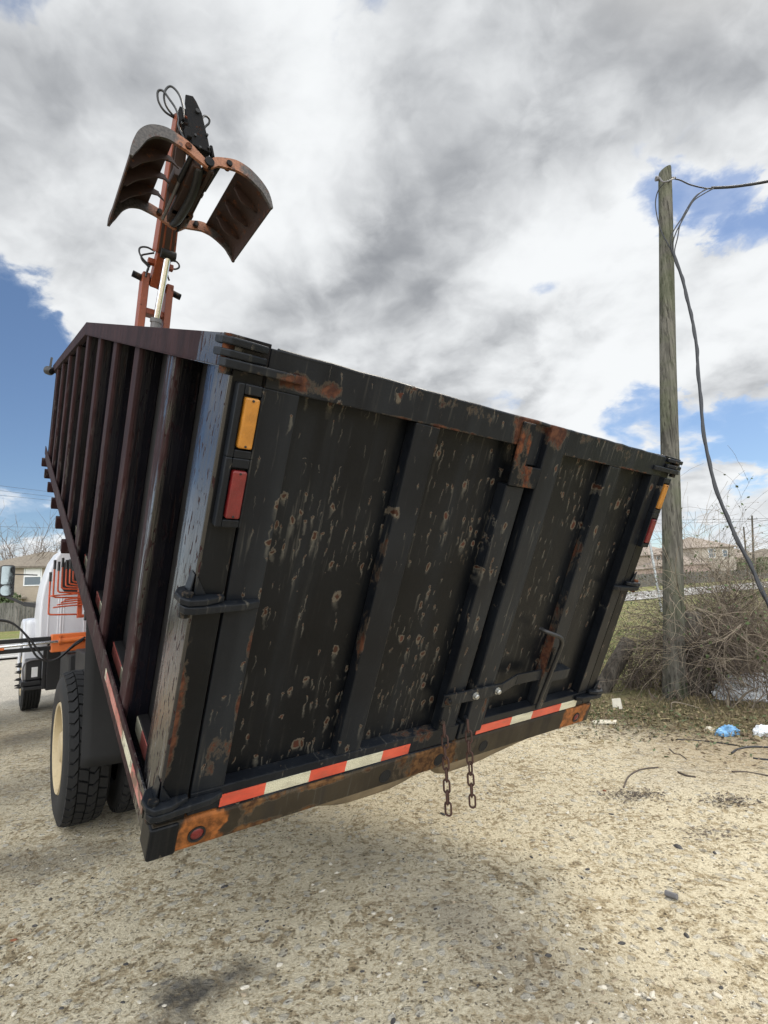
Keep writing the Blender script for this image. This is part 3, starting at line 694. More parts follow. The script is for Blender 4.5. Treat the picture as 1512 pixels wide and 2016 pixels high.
def bed_rest():
    mb = MB(); mb.box((0.105, 0.10, 0.03), (2.395, 5.99, 0.055)); fl = mb.build('bed_floor', MAT['dark'], truck, BL)
    for i in range(10):
        y = 0.62 + 0.60 * i
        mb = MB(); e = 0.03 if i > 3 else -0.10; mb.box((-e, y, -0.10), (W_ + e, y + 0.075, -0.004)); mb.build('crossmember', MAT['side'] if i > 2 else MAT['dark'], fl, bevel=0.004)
    for x in (0.80, 1.58):
        mb = MB(); mb.box((x, 1.0, -0.26), (x + 0.12, 5.9, -0.102)); mb.build('long_sill', MAT['dark'], fl, bevel=0.004)
    # floor sheet that sags below the sill between the doors' corners
    mb = MB(); nx_, ny_ = 40, 8
    for j in range(ny_ + 1):
        for i in range(nx_ + 1):
            u = i / nx_; v = j / ny_; x = 0.50 + 1.75 * u
            lobe = 0.10 * sstep(0.50, 0.80, x) * sstep(1.235, 1.0, x) ** 0.7 + 0.12 * sstep(1.23, 1.36, x) * sstep(2.20, 1.50, x) + 0.006 * noise.noise(Vector((x * 6, 0, 0)))
            mb.v.append((x, 0.001 + 0.10 * v * v, 0.002 - (lobe + 0.004) * math.sin(v * math.pi / 2)))
    for j in range(ny_):
        for i in range(nx_):
            a = j * (nx_ + 1) + i; mb.f.append((a, a + 1, a + nx_ + 2, a + nx_ + 1))
    o = mb.build('under_apron', MAT['tan'], truck, BL, smooth=180)
    sdf = o.modifiers.new('thick', 'SOLIDIFY'); sdf.thickness = 0.006
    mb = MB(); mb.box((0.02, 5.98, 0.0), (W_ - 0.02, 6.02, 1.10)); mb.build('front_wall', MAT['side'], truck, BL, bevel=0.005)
    q = MB(); q.lathe([(0.0, 0.05), (0.035, 0.045), (0.05, 0.02), (0.05, -0.03), (0.03, -0.05), (0.0, -0.05)], (-0.055, 5.86, 1.07), (0.6, -1, 0), 16)
    q.bar((-0.05, 5.88, 1.09), (-0.04, 5.92, 1.22), 0.02, 0.02)
    q.build('work_lamp', MAT['plastic'], truck, BL, smooth=40)
bed_rest()

def chains():
    up = BL.to_3x3().inverted() @ Vector((0, 0, 1))   # plumb line in bed coordinates
    for (x, y, z, ln) in ((1.196, -0.026, 0.262, 0.395), (1.352, -0.026, 0.252, 0.368)):
        p0 = BL @ Vector((x, y, z)); mb = MB(); n = int(ln / 0.046)
        for i in range(n):
            c = p0 + Vector((-0.010 * i / n + 0.0015 * math.sin(i * 2.1), -0.0006 * i, -0.028 - 0.046 * i))
            a = 0.5 + (math.pi / 2 if i % 2 else 0) + rnd.uniform(-0.25, 0.25)
            d = Vector((math.cos(a), math.sin(a), 0)); pts = []
            for k in range(20):
                th = 2 * math.pi * k / 20
                off = 0.0145 if math.sin(th) > 0 else -0.0145
                pts.append(c + d * (0.0135 * math.cos(th)) + Vector((0, 0, off + 0.0135 * math.sin(th))))
            mb.tube(pts, 0.0045, 8, closed=True)
        mb.build('chain', MAT['chainrust'], truck, smooth=180)
        q = MB(); q.lathe([(0.012, 0.0), (0.012, 0.02), (0.006, 0.024), (0.0, 0.024)], (x, -0.004, z - 0.002), (0, -1, 0), 10); q.build('chain_stud', MAT['rust'], truck, BL)
chains()

# ---- running gear, in truck coordinates: x across from the left edge, y forward from the bed's rear edge, z up
def wheel(x0, y, rad, width, out_dir, lug=True, rim=True, name='wheel'):
    """x0 = outer face; tyre extends to x0 + out_dir * width"""
    hub = Vector((x0, y, rad)); ax = Vector((out_dir, 0, 0))
    w0 = MB(); rr = 0.288 * rad / 0.505
    pr = [(rr, 0.035), (rr + 0.02, 0.012), (rad * 0.72, 0.0), (rad * 0.88, 0.008), (rad * 0.945, 0.030), (rad * 0.950, 0.05), (rad * 0.950, width - 0.05), (rad * 0.945, width - 0.03), (rad * 0.88, width - 0.008), (rad * 0.72, width), (rr + 0.02, width - 0.012), (rr, width - 0.035)]
    w0.lathe(pr, hub, ax, 72)
    if lug:
        rows = 4; n = 40
        for k in range(rows):
            o0 = 0.022 + (width - 0.044) * k / rows; o1 = 0.022 + (width - 0.044) * (k + 1) / rows - 0.008
            edge = k in (0, rows - 1)
            for i in range(n):
                a0 = 2 * math.pi * (i + (0.5 if k % 2 else 0.0)) / n; da = 2 * math.pi / n
                skew = 0.28 * da * (1 if k % 2 else -1)
                mid = 0.5 * (o0 + o1)
                poly = [(0.06, o0, 0), (0.86, o0, 0), (0.98, mid, 0), (0.86, o1, 1), (0.06, o1, 1), (0.18, mid, 0)]
                ring = []
                for rad_ in (rad * 0.945, rad * (0.992 if edge else 1.0)):
                    for (fa, off, sk) in poly:
                        th = a0 + da * fa + skew * sk
                        rdd = rad_ - (0.012 if edge and ((k == 0 and off == o0) or (k == rows - 1 and off == o1)) else 0)
                        ring.append(hub + ax * off + Vector((0, math.cos(th) * rdd, math.sin(th) * rdd)))
                b6 = [(j, (j + 1) % 6, (j + 1) % 6 + 6, j + 6) for j in range(6)] + [(6, 7, 8, 9, 10, 11)]
                w0.add(ring, b6)
    else:
        for k in range(6):
            o0 = 0.018 + (width - 0.036) * k / 6
            w0.lathe([(rad * 0.96, o0 + 0.004), (rad, o0 + 0.006), (rad, o0 + (width - 0.036) / 6 - 0.006), (rad * 0.96, o0 + (width - 0.036) / 6 - 0.004)], hub, ax, 72)
    wh = w0.build(name, MAT['rubber'], truck, smooth=28)
    if rim:
        r_ = MB(); d = 0.09
        r_.lathe([(rr + 0.004, 0.04), (rr + 0.012, 0.016), (rr + 0.004, 0.006), (rr - 0.012, 0.012), (rr - 0.02, 0.035), (rr - 0.035, d), (rr * 0.62, d + 0.025), (rr * 0.58, d + 0.01), (rr * 0.40, d + 0.005), (rr * 0.38, d - 0.05), (rr * 0.30, d - 0.07), (0.0, d - 0.072)], hub, ax, 48)
        ro = r_.build('rim', MAT['rim'], wh, smooth=35)
        for i in range(10):
            nb = MB()
            th = 2 * math.pi * i / 10
            p = hub + Vector((0, math.cos(th), math.sin(th))) * rr * 0.5
            nb.cyl(p + ax * (d + 0.006), p + ax * (d - 0.035), 0.017, 6)
            nb.build('wheel_nut', MAT['rust'], wh)
    return wh
def gear():
    Y, RAD = 2.56, 0.515
    wl = wheel(-0.010, Y, RAD, 0.285, 1, name='rear_wheel'); wheel(0.325, Y, RAD, 0.27, 1, rim=False, name='rear_wheel')
    wheel(W_ + 0.010, Y, RAD, 0.285, -1, name='rear_wheel'); wheel(W_ - 0.325, Y, RAD, 0.27, -1, rim=False, name='rear_wheel')
    FY = 7.76
    fw = wheel(0.02, FY, 0.50, 0.25, 1, lug=False, name='front_wheel'); wheel(W_ - 0.02, FY, 0.50, 0.25, -1, lug=False, name='front_wheel')
    for i in range(10):
        sp = MB()
        th = 2 * math.pi * (i + 0.25) / 10
        p = Vector((0.06, FY, 0.50)) + Vector((0, math.cos(th), math.sin(th))) * 0.17
        sp.tube([p, p + Vector((-0.05, 0, 0)), p + Vector((-0.11, 0, 0))], [0.020, 0.018, 0.003], 8)
        sp.build('nut_spike', MAT['dark'], fw, smooth=40)
    mb = MB(); mb.cyl((0.3, Y, RAD), (2.2, Y, RAD), 0.075, 16); mb.lathe([(0.0, -0.24), (0.1, -0.22), (0.2, -0.12), (0.235, 0), (0.2, 0.12), (0.1, 0.22), (0.0, 0.24)], (1.25, Y, RAD), (0, 1, 0), 20)
    mb.cyl((0.25, FY, 0.45), (2.25, FY, 0.45), 0.055, 12); mb.build('axle', MAT['dark'], truck, smooth=40)
    mb = MB()
    for x in (0.82, 1.60): mb.box((x, 0.55, 0.66), (x + 0.085, 9.1, 0.92))
    for y in (0.6, 1.9, 3.4, 4.9, 6.4, 8.9): mb.box((0.905, y, 0.70), (1.60, y + 0.09, 0.90))
    mb.build('chassis_frame', MAT['dark'], truck, bevel=0.006)
    mb = MB(); a = Vector((1.25, 4.4, 0.85)); b = bed_pt(1.25, 3.9, -0.2)
    mb.cyl(a, a.lerp(b, 0.55), 0.09, 18); mb.cyl(a.lerp(b, 0.55), b, 0.06, 18); mb.build('lift_cylinder', MAT['dark'], truck, smooth=40)
    # mud flaps: heavy rubber sheets hung behind the wheels, one corner folded
    for sg in (1, -1):
        mb = MB(); ncol, nrow = 10, 14
        for j in range(nrow + 1):
            for i in range(ncol + 1):
                u, v = i / ncol, j / nrow
                x = 0.062 + 0.60 * u; z = 1.42 - 0.915 * v - 0.02 * u
                y = 1.965 - 0.03 * math.sin(v * 2.2) + 0.018 * math.sin(5 * (u + 0.6 * v)) * v - 0.05 * v * u
                mb.v.append((x if sg > 0 else W_ - x, y, z))
        for j in range(nrow):
            for i in range(ncol):
                a_ = j * (ncol + 1) + i; mb.f.append((a_, a_ + 1, a_ + ncol + 2, a_ + ncol + 1))
        o = mb.build('mud_flap', MAT['rubber'], truck, smooth=180); s2 = o.modifiers.new('thick', 'SOLIDIFY'); s2.thickness = 0.012
        q = MB(); xa, xb = (0.05, 0.83) if sg > 0 else (W_ - 0.83, W_ - 0.05); q.box((xa, 1.95, 1.40), (xb, 1.99, 1.46)); q.build('flap_hanger', MAT['dark'], o, bevel=0.004)
    mb = MB(); mb.box((0.40, 3.75, 0.52), (0.80, 5.15, 1.0)); mb.build('tool_box', MAT['dark'], truck, bevel=0.015)
    mb = MB(); mb.box((0.35, 5.25, 0.50), (0.80, 6.1, 0.93)); mb.box((1.7, 3.6, 0.5), (2.3, 5.0, 0.98)); mb.build('hydraulic_tank', MAT['dark'], truck, bevel=0.02)
    # step and battery box ahead of the stabiliser
    mb = MB(); mb.box((-0.005, 6.55, 0.42), (0.26, 7.10, 0.46)); mb.box((-0.03, 6.62, 0.47), (0.19, 6.92, 0.525)); mb.box((0.195, 6.52, 0.42), (0.235, 6.56, 0.93)); mb.box((0.24, 6.50, 0.40), (0.70, 7.1, 0.92))
    st = mb.build('cab_step', MAT['dark'], truck, bevel=0.006)
    q = MB(); q.box((0.02, 6.70, 0.53), (0.20, 6.98, 0.80)); q.build('battery_box', MAT['plastic'], st, bevel=0.012)
    q = MB(); q.box((0.085, 6.695, 0.57), (0.155, 6.699, 0.70)); q.build('warning_sticker', MAT['label'], st)
    q = MB(); q.tube(curve_pts([(-0.005, 6.68, 0.53), (-0.01, 6.68, 0.72), (0.05, 6.68, 0.79), (0.19, 6.68, 0.80)], 6), 0.010, 8); q.build('grab_rail', MAT['worn_steel'], st, smooth=60)
gear()

def cab():
    half = [(0.133, 1.06), (0.119, 1.35), (0.126, 1.60), (0.151, 1.80), (0.184, 1.93), (0.234, 2.10), (0.304, 2.23), (0.361, 2.275), (0.461, 2.305), (0.80, 2.335)]
    def sect(k, dz, wgrow=0.0):
        L_ = [(1.25 + (x - 1.25) * (1 + wgrow), 1.06 + (z - 1.06) * k + dz) for x, z in half]
        return L_ + [(2.5 - x, z) for x, z in reversed(L_)]
    secs = [(6.30, sect(0.985, 0.0)), (6.36, sect(1.0, 0.0, 0.006)), (7.05, sect(1.0, 0.01, 0.008)), (7.22, sect(0.96, 0.0, 0.0)), (7.75, sect(0.46, 0.0, -0.02))]
    mb = MB(); k = len(secs[0][1])
    for y, s_ in secs: mb.v += [(x, y, z) for x, z in s_]
    for j in range(len(secs) - 1):
        for i in range(k): mb.f.append((j * k + i, j * k + (i + 1) % k, (j + 1) * k + (i + 1) % k, (j + 1) * k + i))
    mb.f.append(tuple(range(k))); mb.f.append(tuple(range((len(secs) - 1) * k, len(secs) * k)))
    c = mb.build('cab', MAT['white'], truck, bevel=0.02, smooth=50, bseg=3)
    # rear window with rounded corners, panel seams
    def rrect(x0, x1, z0, z1, r_, n=6):
        P = []
        for cx, cz, a0 in ((x1 - r_, z1 - r_, 0), (x0 + r_, z1 - r_, 90), (x0 + r_, z0 + r_, 180), (x1 - r_, z0 + r_, 270)):
            P += [(cx + r_ * math.cos(R(a0 + 90 * i / n)), cz + r_ * math.sin(R(a0 + 90 * i / n))) for i in range(n + 1)]
        return P
    q = MB(); q.prism(rrect(0.335, 2.165, 1.66, 2.13, 0.12), 6.272, 6.32, 1); rs = q.build('window_seal', MAT['plastic'], c, bevel=0.008)
    q = MB(); q.prism(rrect(0.375, 2.125, 1.70, 2.09, 0.09), 6.266, 6.30, 1); q.build('rear_window', MAT['glass'], c)
    q = MB()
    for x in (0.205, 0.315, 0.375, 0.62, 0.9): q.box((x, 6.292, 1.08), (x + 0.010, 6.3045, 1.62))
    q.box((0.34, 6.286, 1.09), (0.356, 6.303, 1.63)); q.build('panel_seam', plain('pale_cab_seam', (0.8, 0.8, 0.82), 0.4, var=0.05), c)
    # side window and door seam
    q = MB(); q.add([(0.122, 6.62, 1.64), (0.128, 7.15, 1.64), (0.222, 7.0, 2.08), (0.222, 6.66, 2.08), (0.18, 6.62, 1.64), (0.18, 7.15, 1.64), (0.28, 7.0, 2.08), (0.28, 6.66, 2.08)], [(0, 1, 2, 3), (4, 7, 6, 5), (0, 4, 5, 1), (1, 5, 6, 2), (2, 6, 7, 3), (3, 7, 4, 0)]); q.build('door_window', MAT['glass'], c)
    q = MB(); q.add([(0.30, 7.262, 2.10), (2.2, 7.262, 2.10), (2.32, 7.765, 1.66), (0.18, 7.765, 1.66)], [(0, 1, 2, 3)])
    o = q.build('windscreen', MAT['glass'], c); s2 = o.modifiers.new('thick', 'SOLIDIFY'); s2.thickness = 0.012
    # hood and fenders
    mb = MB()
    hs = [(7.70, 0.34, 1.60), (8.3, 0.40, 1.55), (8.9, 0.50, 1.45), (9.15, 0.56, 1.32)]
    for y, x, z in hs: mb.v += [(x, y, 0.75), (x - 0.02, y, z - 0.18), (x + 0.1, y, z - 0.04), (0.8, y, z), (1.7, y, z), (2.4 - x, y, z - 0.04), (2.52 - x, y, z - 0.18), (2.5 - x, y, 0.75)]
    for j in range(3):
        for i in range(8): mb.f.append((j * 8 + i, j * 8 + (i + 1) % 8, (j + 1) * 8 + (i + 1) % 8, (j + 1) * 8 + i))
    mb.f += [tuple(range(8)), tuple(range(24, 32))]
    mb.build('hood', MAT['white'], truck, bevel=0.02, smooth=50)
    for sg in (1, -1):
        mb = MB(); pr = []
        for i in range(13):
            a = R(200 - 220 * i / 12 + 0); pr.append((7.76 + 0.60 * math.cos(a) * (1.05), 0.72 + 0.61 * math.sin(a)))
        inner = [(7.76 + (y - 7.76) * 0.88, 0.66 + (z - 0.72) * 0.88) for y, z in reversed(pr)]
        mb.prism(pr + inner, 0.0 if sg > 0 else W_ - 0.45, 0.45 if sg > 0 else W_, 0)
        mb.box((0.0 if sg > 0 else W_ - 0.30, 7.12, 0.72), (0.30 if sg > 0 else W_, 7.28, 1.02)) 
        fo = mb.build('fender', MAT['white'], truck, bevel=0.02, smooth=50)
        q = MB(); q.box((0.02 if sg > 0 else W_ - 0.40, 7.05, 1.00), (0.40 if sg > 0 else W_ - 0.02, 7.9, 1.335)); q.build('fender_top', MAT['white'], fo, bevel=0.06, bseg=4)
    # mirror on its arm
    q = MB(); q.bar((0.13, 7.25, 1.52), (-0.02, 7.28, 1.555), 0.05, 0.06); q.bar((-0.02, 7.28, 1.555), (-0.235, 7.31, 1.675), 0.035, 0.04); q.cyl((-0.16, 7.31, 1.985), (0.13, 7.28, 1.965), 0.010, 8)
    ma = q.build('mirror_arm', MAT['plastic'], truck, bevel=0.005)
    q = MB(); q.prism(rrect(-0.318, -0.142, 1.665, 2.115, 0.04), 7.28, 7.36, 1); mh = q.build('mirror_head', MAT['plastic'], ma, bevel=0.012)
    q = MB(); q.prism(rrect(-0.302, -0.160, 1.84, 2.098, 0.02), 7.272, 7.29, 1); q.prism(rrect(-0.302, -0.166, 1.682, 1.825, 0.055), 7.268, 7.29, 1); q.build('mirror_glass', MAT['mirror'], ma)
cab()

def stabiliser():
    y = 5.60
    mb = MB(); mb.box((0.19, y - 0.075, 0.955), (1.2, y + 0.075, 1.165)); mb.box((1.3, y - 0.075, 0.955), (2.31, y + 0.075, 1.165)); s_ = mb.build('stabiliser_beam', MAT['orange_new'], truck, bevel=0.012)
    q = MB(); q.box((-0.75, y - 0.055, 1.095), (0.186, y + 0.055, 1.142)); q.box((-0.75, y - 0.055, 0.985), (0.186, y + 0.055, 1.030)); q.build('sliding_arm', MAT['dark'], s_, bevel=0.004)
    q = MB(); q.cyl((-0.8, y - 0.07, 1.058), (0.27, y - 0.095, 1.083), 0.016, 14); q.build('stabiliser_rod', MAT['chrome'], s_, smooth=40)
    q = MB(); q.cyl((0.27, y - 0.095, 1.083), (0.75, y - 0.105, 1.100), 0.030, 14); q.cyl((0.262, y - 0.094, 1.082), (0.285, y - 0.096, 1.084), 0.040, 14); q.box((0.262, y - 0.105, 1.085), (0.285, y - 0.078, 1.15)); q.box((-0.33, y - 0.09, 1.03), (-0.262, y - 0.05, 1.085)); q.build('stabiliser_cylinder', MAT['orange_new'], s_, smooth=40)
    for dx, dz in ((0.0, 0.0), (0.025, 0.02)):
        q = MB(); pts = [at_h(px + dx * 100, py + dz * 200, 5.42) for px, py in ((-20, 1221), (8, 1221), (28, 1229), (50, 1249), (66, 1268), (80, 1288), (93, 1301), (112, 1297), (130, 1283), (150, 1265), (168, 1254))] if dx == 0 else [at_h(px, py, 5.45) for px, py in ((-20, 1222), (10, 1223), (32, 1232), (52, 1252), (60, 1272), (72, 1292), (88, 1300), (115, 1296), (140, 1276), (166, 1258))]
        q.tube(curve_pts(pts, 6), 0.011, 8); q.build('hydraulic_hose', MAT['hose'], s_, smooth=180)
    q = MB(); q.box((-0.95, y - 0.11, 0.10), (-0.75, y + 0.11, 1.16)); q.box((-1.08, y - 0.2, 0.02), (-0.62, y + 0.2, 0.10)); q.build('stabiliser_leg', MAT['orange_new'], s_, bevel=0.01)
    # loader base and control levers
    mb = MB(); mb.box((0.85, 5.35, 0.92), (1.65, 6.15, 1.25)); mb.cyl((1.20, 5.80, 1.25), (1.20, 5.80, 1.9), 0.20, 24); mb.build('loader_base', MAT['orange'], truck, bevel=0.015)
    mb = MB(); mb.box((0.402, 5.175, 1.352), (0.452, 5.225, 1.80)); mb.box((0.452, 5.180, 1.352), (0.9, 5.220, 1.392)); mb.box((0.86, 5.18, 0.95), (0.9, 5.7, 1.38)); lr = mb.build('lever_post', MAT['lever'], truck, bevel=0.004)
    lv = [(0.120, 1.88, 1.405, 0.026), (0.156, 2.02, 1.600, 0.030), (0.197, 2.00, 1.655, 0.030), (0.236, 2.045, 1.695, 0.030), (0.275, 2.02, 1.720, 0.028), (0.311, 2.02, 1.745, 0.028), (0.347, 2.00, 1.770, 0.026)]
    for i, (x, zt, zb, r_) in enumerate(lv):
        q = MB(); yy = 5.20 - 0.012 * (i % 3)
        q.tube(curve_pts([(x, yy, zt), (x, yy, zb + 0.05), (x + 0.008, yy, zb + 0.012), (x + 0.045, yy, zb), (0.41, yy, zb - 0.01)], 6), 0.0095, 8)
        lo = q.build('control_lever', MAT['lever'], lr, smooth=180)
        q = MB(); q.cyl((x, yy, zt - 0.095), (x, yy, zt + 0.012), 0.0145, 10); q.build('lever_grip', MAT['plastic'], lr, smooth=40)
    q = MB()
    for x0, z in ((0.265, 1.570), (0.235, 1.545), (0.200, 1.518), (0.165, 1.488), (0.13, 1.62)): q.tube(curve_pts([(x0, 5.16, z - 0.012), (x0 + 0.02, 5.16, z), (0.42, 5.165, z + 0.015), (0.50, 5.17, z + 0.02)], 4), 0.0085, 8)
    q.build('lever_link', MAT['lever'], lr, smooth=180)
stabiliser()

def loader():
    """boom in truck coordinates; it leans back over the bed"""
    base = Vector((1.02, 5.78, 1.8)); knee = Vector((1.165, 4.62, 5.82)); tip = Vector((1.12, 3.62, 7.12))
    # lower boom: two cheek plates with the stick's foot between them
    up = (0, 1, 0)
    k1 = at_h(309, 556, 4.78)
    d1 = (k1 - base).normalized(); sx = Vector((1, 0, 0))
    mb = MB()
    for s_ in (-1, 1):
        a, b = base + sx * 0.17 * s_, k1 + sx * 0.150 * s_
        mb.bar(a, b + d1 * 0.06 * (1 if s_ < 0 else -0.06), 0.085, 0.21, (0, 1, 0))
    mb.bar(k1 - d1 * 0.42 - sx * 0.12, k1 - d1 * 0.42 + sx * 0.12, 0.08, 0.12, (0, 1, 0))
    mb.bar(base - sx * 0.12, base + d1 * 1.6 - sx * 0.12, 0.02, 0.2, (0, 1, 0))
    lb = mb.build('lower_boom', MAT['orange'], truck, bevel=0.008)
    q = MB(); q.cyl(k1 - sx * 0.30 + d1 * 0.02, k1 + sx * 0.31 - d1 * 0.10, 0.042, 14); q.build('boom_pin', MAT['rust'], lb, smooth=40)
    # stick foot
    kk = at_h(322, 500, 4.5)
    mb = MB(); mb.bar(k1 - sx * 0.045 - d1 * 0.06, kk - sx * 0.03, 0.10, 0.20, (0, 1, 0)); mb.bar(k1 + sx * 0.07 - d1 * 0.06, kk + sx * 0.07, 0.03, 0.2, (0, 1, 0))
    q = kk.lerp(k1, 0.38)
    mb.bar(q - sx * 0.16, q + sx * 0.15, 0.07, 0.07, (0, 1, 0)); mb.build('stick_foot', MAT['orange'], truck, bevel=0.006)
    a = k1 - d1 * 0.55 + Vector((0.015, -0.12, 0)); b = kk + Vector((0.03, -0.10, -0.06))
    mb = MB(); mb.cyl(base + Vector((0.03, -0.2, 0)), a, 0.062, 18); mb.cyl(a - d1 * 0.03, a + d1 * 0.02, 0.072, 18); cy = mb.build('boom_cylinder', MAT['worn_steel'], truck, smooth=40)
    mb = MB(); mb.cyl(a, b, 0.040, 18); mb.build('cylinder_rod', MAT['chrome'], cy, smooth=40)
    mb = MB(); mb.cyl(b - sx * 0.09, b + sx * 0.09, 0.06, 16); mb.build('rod_eye', MAT['dark'], cy, smooth=40)
    # stick: box beam from the knee to the tip
    s0 = at_h(322, 500, 4.52); s1 = at_h(358, 228, 3.66); d2 = (s1 - s0).normalized()
    mb = MB(); mb.bar(s0, s1, 0.235, 0.24, (0, 1, 0), 0.15, 0.2); 
    st = mb.build('stick', MAT['orange'], truck, bevel=0.008)
    mb = MB(); nrm = Vector((0, -1, 0)) - d2 * Vector((0, -1, 0)).dot(d2); nrm.normalize()
    for s_ in (-1, 1): mb.bar(s0 + nrm * 0.122 + sx * 0.075 * s_ - d2 * 0.01, s0.lerp(s1, 0.93) + nrm * 0.112 + sx * 0.05 * s_, 0.035, 0.012, (0, 1, 0))
    mb.bar(s0 + nrm * 0.13 + d2 * 0.05, s0 + nrm * 0.13 + d2 * 0.4, 0.06, 0.02, (0, 1, 0)); mb.bar(s0.lerp(s1, 0.45) + nrm * 0.14, s0.lerp(s1, 0.95) + nrm * 0.13, 0.10, 0.045, (0, 1, 0)); mb.build('stick_channel', MAT['shell'], st, bevel=0.004)
    # black head: two side plates over the rotator
    h0 = at_h(372, 206, 3.50); h1 = at_h(392, 306, 3.50); hd = (h1 - h0).normalized()
    mb = MB()
    hw0, hw1 = 0.070, 0.102
    pl = [(-hw0, 0.0), (-hw0 - 0.03, 0.12), (-hw1, 0.45), (-hw1, (h1 - h0).length), (hw1, (h1 - h0).length), (hw1, 0.45), (hw0 + 0.02, 0.14), (hw0 - 0.02, 0.02), (0.02, -0.03)]
    def hp(a_, d_, y_): p = h0 + hd * d_ + sx * a_; return (p.x, p.y + y_, p.z)
    for y0 in (-0.11, 0.09):
        mb.add([hp(a_, d_, y0) for a_, d_ in pl] + [hp(a_, d_, y0 + 0.022) for a_, d_ in pl], [tuple(range(9))[::-1], tuple(range(9, 18))] + [(i, (i + 1) % 9, (i + 1) % 9 + 9, i + 9) for i in range(9)])
    L0 = (h1 - h0).length
    mb.add([hp(x_, d_, y_) for d_ in (0.28, L0) for x_, y_ in ((-0.07, -0.08), (0.10, -0.08), (0.10, 0.09), (-0.07, 0.09))], [(0, 1, 2, 3), (4, 7, 6, 5), (0, 4, 5, 1), (1, 5, 6, 2), (2, 6, 7, 3), (3, 7, 4, 0)])
    for (a_, d_, w2, l2, y_) in ((0.10, 0.12, 0.035, 0.30, -0.06), (-0.115, 0.10, 0.03, 0.16, -0.02), (0.135, 0.50, 0.03, 0.14, -0.1), (-0.125, 0.42, 0.05, 0.12, -0.115)):
        mb.add([hp(a_ + dx * w2, d_ + dd * l2, y_ + dy * 0.08) for dd in (0, 1) for dx, dy in ((-0.5, 0), (0.5, 0), (0.5, 1), (-0.5, 1))], [(0, 1, 2, 3), (4, 7, 6, 5), (0, 4, 5, 1), (1, 5, 6, 2), (2, 6, 7, 3), (3, 7, 4, 0)])
    hb = mb.build('boom_head', MAT['headp'], truck, bevel=0.008)
    for d_, x_ in ((0.16, 0.03), (0.5, -0.06), (0.58, 0.08), (0.42, 0.09), (0.63, -0.03)):
        q = MB(); p = Vector(hp(x_, d_, -0.112)); q.cyl(p, p + Vector((0, -0.025, 0)), 0.026 if d_ < 0.2 else 0.014, 10); q.build('head_bolt', MAT['dark'], hb, smooth=40)
    # hoses
    HZ = [[(372, 290), (352, 250), (352, 234), (346, 214), (334, 196), (322, 180), (313, 178), (310, 186), (313, 202), (325, 220), (345, 233), (356, 238)],
          [(358, 245), (361, 225), (359, 205), (353, 187), (343, 174), (334, 170), (326, 177), (323, 192), (328, 210), (342, 228), (358, 237)],
          [(395, 250), (399, 231), (406, 229), (412, 235), (411, 243), (404, 250), (399, 262)]]
    for ctrl in HZ:
        q = MB(); q.tube(curve_pts([at_h(px, py, 3.52 + 0.02 * i) for i, (px, py) in enumerate(ctrl)], 6), 0.013, 8); q.build('hydraulic_hose', MAT['hose'], hb, smooth=180)
    for ctrl in ([(305, 495), (290, 487), (277, 487), (274, 495), (280, 508), (294, 522)], [(303, 498), (290, 500), (279, 503), (280, 512), (292, 526), (288, 538)], [(336, 514), (345, 514), (352, 520), (352, 527), (344, 530), (334, 527)], [(295, 522), (290, 532), (287, 545)], [(326, 528), (329, 540), (333, 552)]):
        q = MB(); q.tube(curve_pts([at_h(px, py, 4.6) for px, py in ctrl], 6), 0.012, 8); q.build('hydraulic_hose', MAT['hose'], lb, smooth=180)
    # grapple: two clamshells hung open on a pin along the truck
    Y0, Y1 = 2.90, 4.08
    HG = Vector((1.145, 0, 6.05))
    left = [(1.16, 6.03), (1.05, 6.10), (0.95, 6.165), (0.835, 6.20), (0.724, 6.216), (0.62, 6.19), (0.534, 6.134), (0.465, 6.04), (0.425, 5.93), (0.402, 5.83), (0.394, 5.735)]
    right = [(1.13, 6.03), (1.20, 6.13), (1.298, 6.181), (1.39, 6.215), (1.468, 6.228), (1.58, 6.21), (1.674, 6.163), (1.755, 6.10), (1.813, 6.03), (1.848, 5.94), (1.867, 5.845)]
    def shell(P, sgn, name):
        C = curve_pts([Vector((x, 0, z)) for x, z in P], 4); C = [(v.x, v.z) for v in C]; n = len(C)
        def inward(i, w_):
            a, b = C[max(i - 1, 0)], C[min(i + 1, n - 1)]; tx, tz = b[0] - a[0], b[1] - a[1]; l = math.hypot(tx, tz)
            nx_, nz_ = -tz / l, tx / l
            if nz_ > 0 and i < n * 0.6: nx_, nz_ = -nx_, -nz_
            if i >= n * 0.6:
                if (nx_ < 0) == (sgn < 0): nx_, nz_ = -nx_, -nz_
            return (C[i][0] + nx_ * w_, C[i][1] + nz_ * w_)
        s0_ = int(n * (0.34 if sgn < 0 else 0.42))
        mb = MB(); th = 0.016
        for i in range(s0_, n):
            o_, q_ = C[i], inward(i, th)
            mb.v += [(o_[0], Y0 + 0.02, o_[1]), (o_[0], Y1 - 0.02, o_[1]), (q_[0], Y0 + 0.02, q_[1]), (q_[0], Y1 - 0.02, q_[1])]
        k = n - s0_
        for i in range(k - 1):
            a = i * 4; b = a + 4
            mb.f += [(a, a + 1, b + 1, b), (a + 2, b + 2, b + 3, a + 3), (a, b, b + 2, a + 2), (a + 1, a + 3, b + 3, b + 1)]
        mb.f += [(0, 2, 3, 1), ((k - 1) * 4, (k - 1) * 4 + 1, (k - 1) * 4 + 3, (k - 1) * 4 + 2)]
        sh = mb.build(name, MAT['shell'], truck, smooth=40)
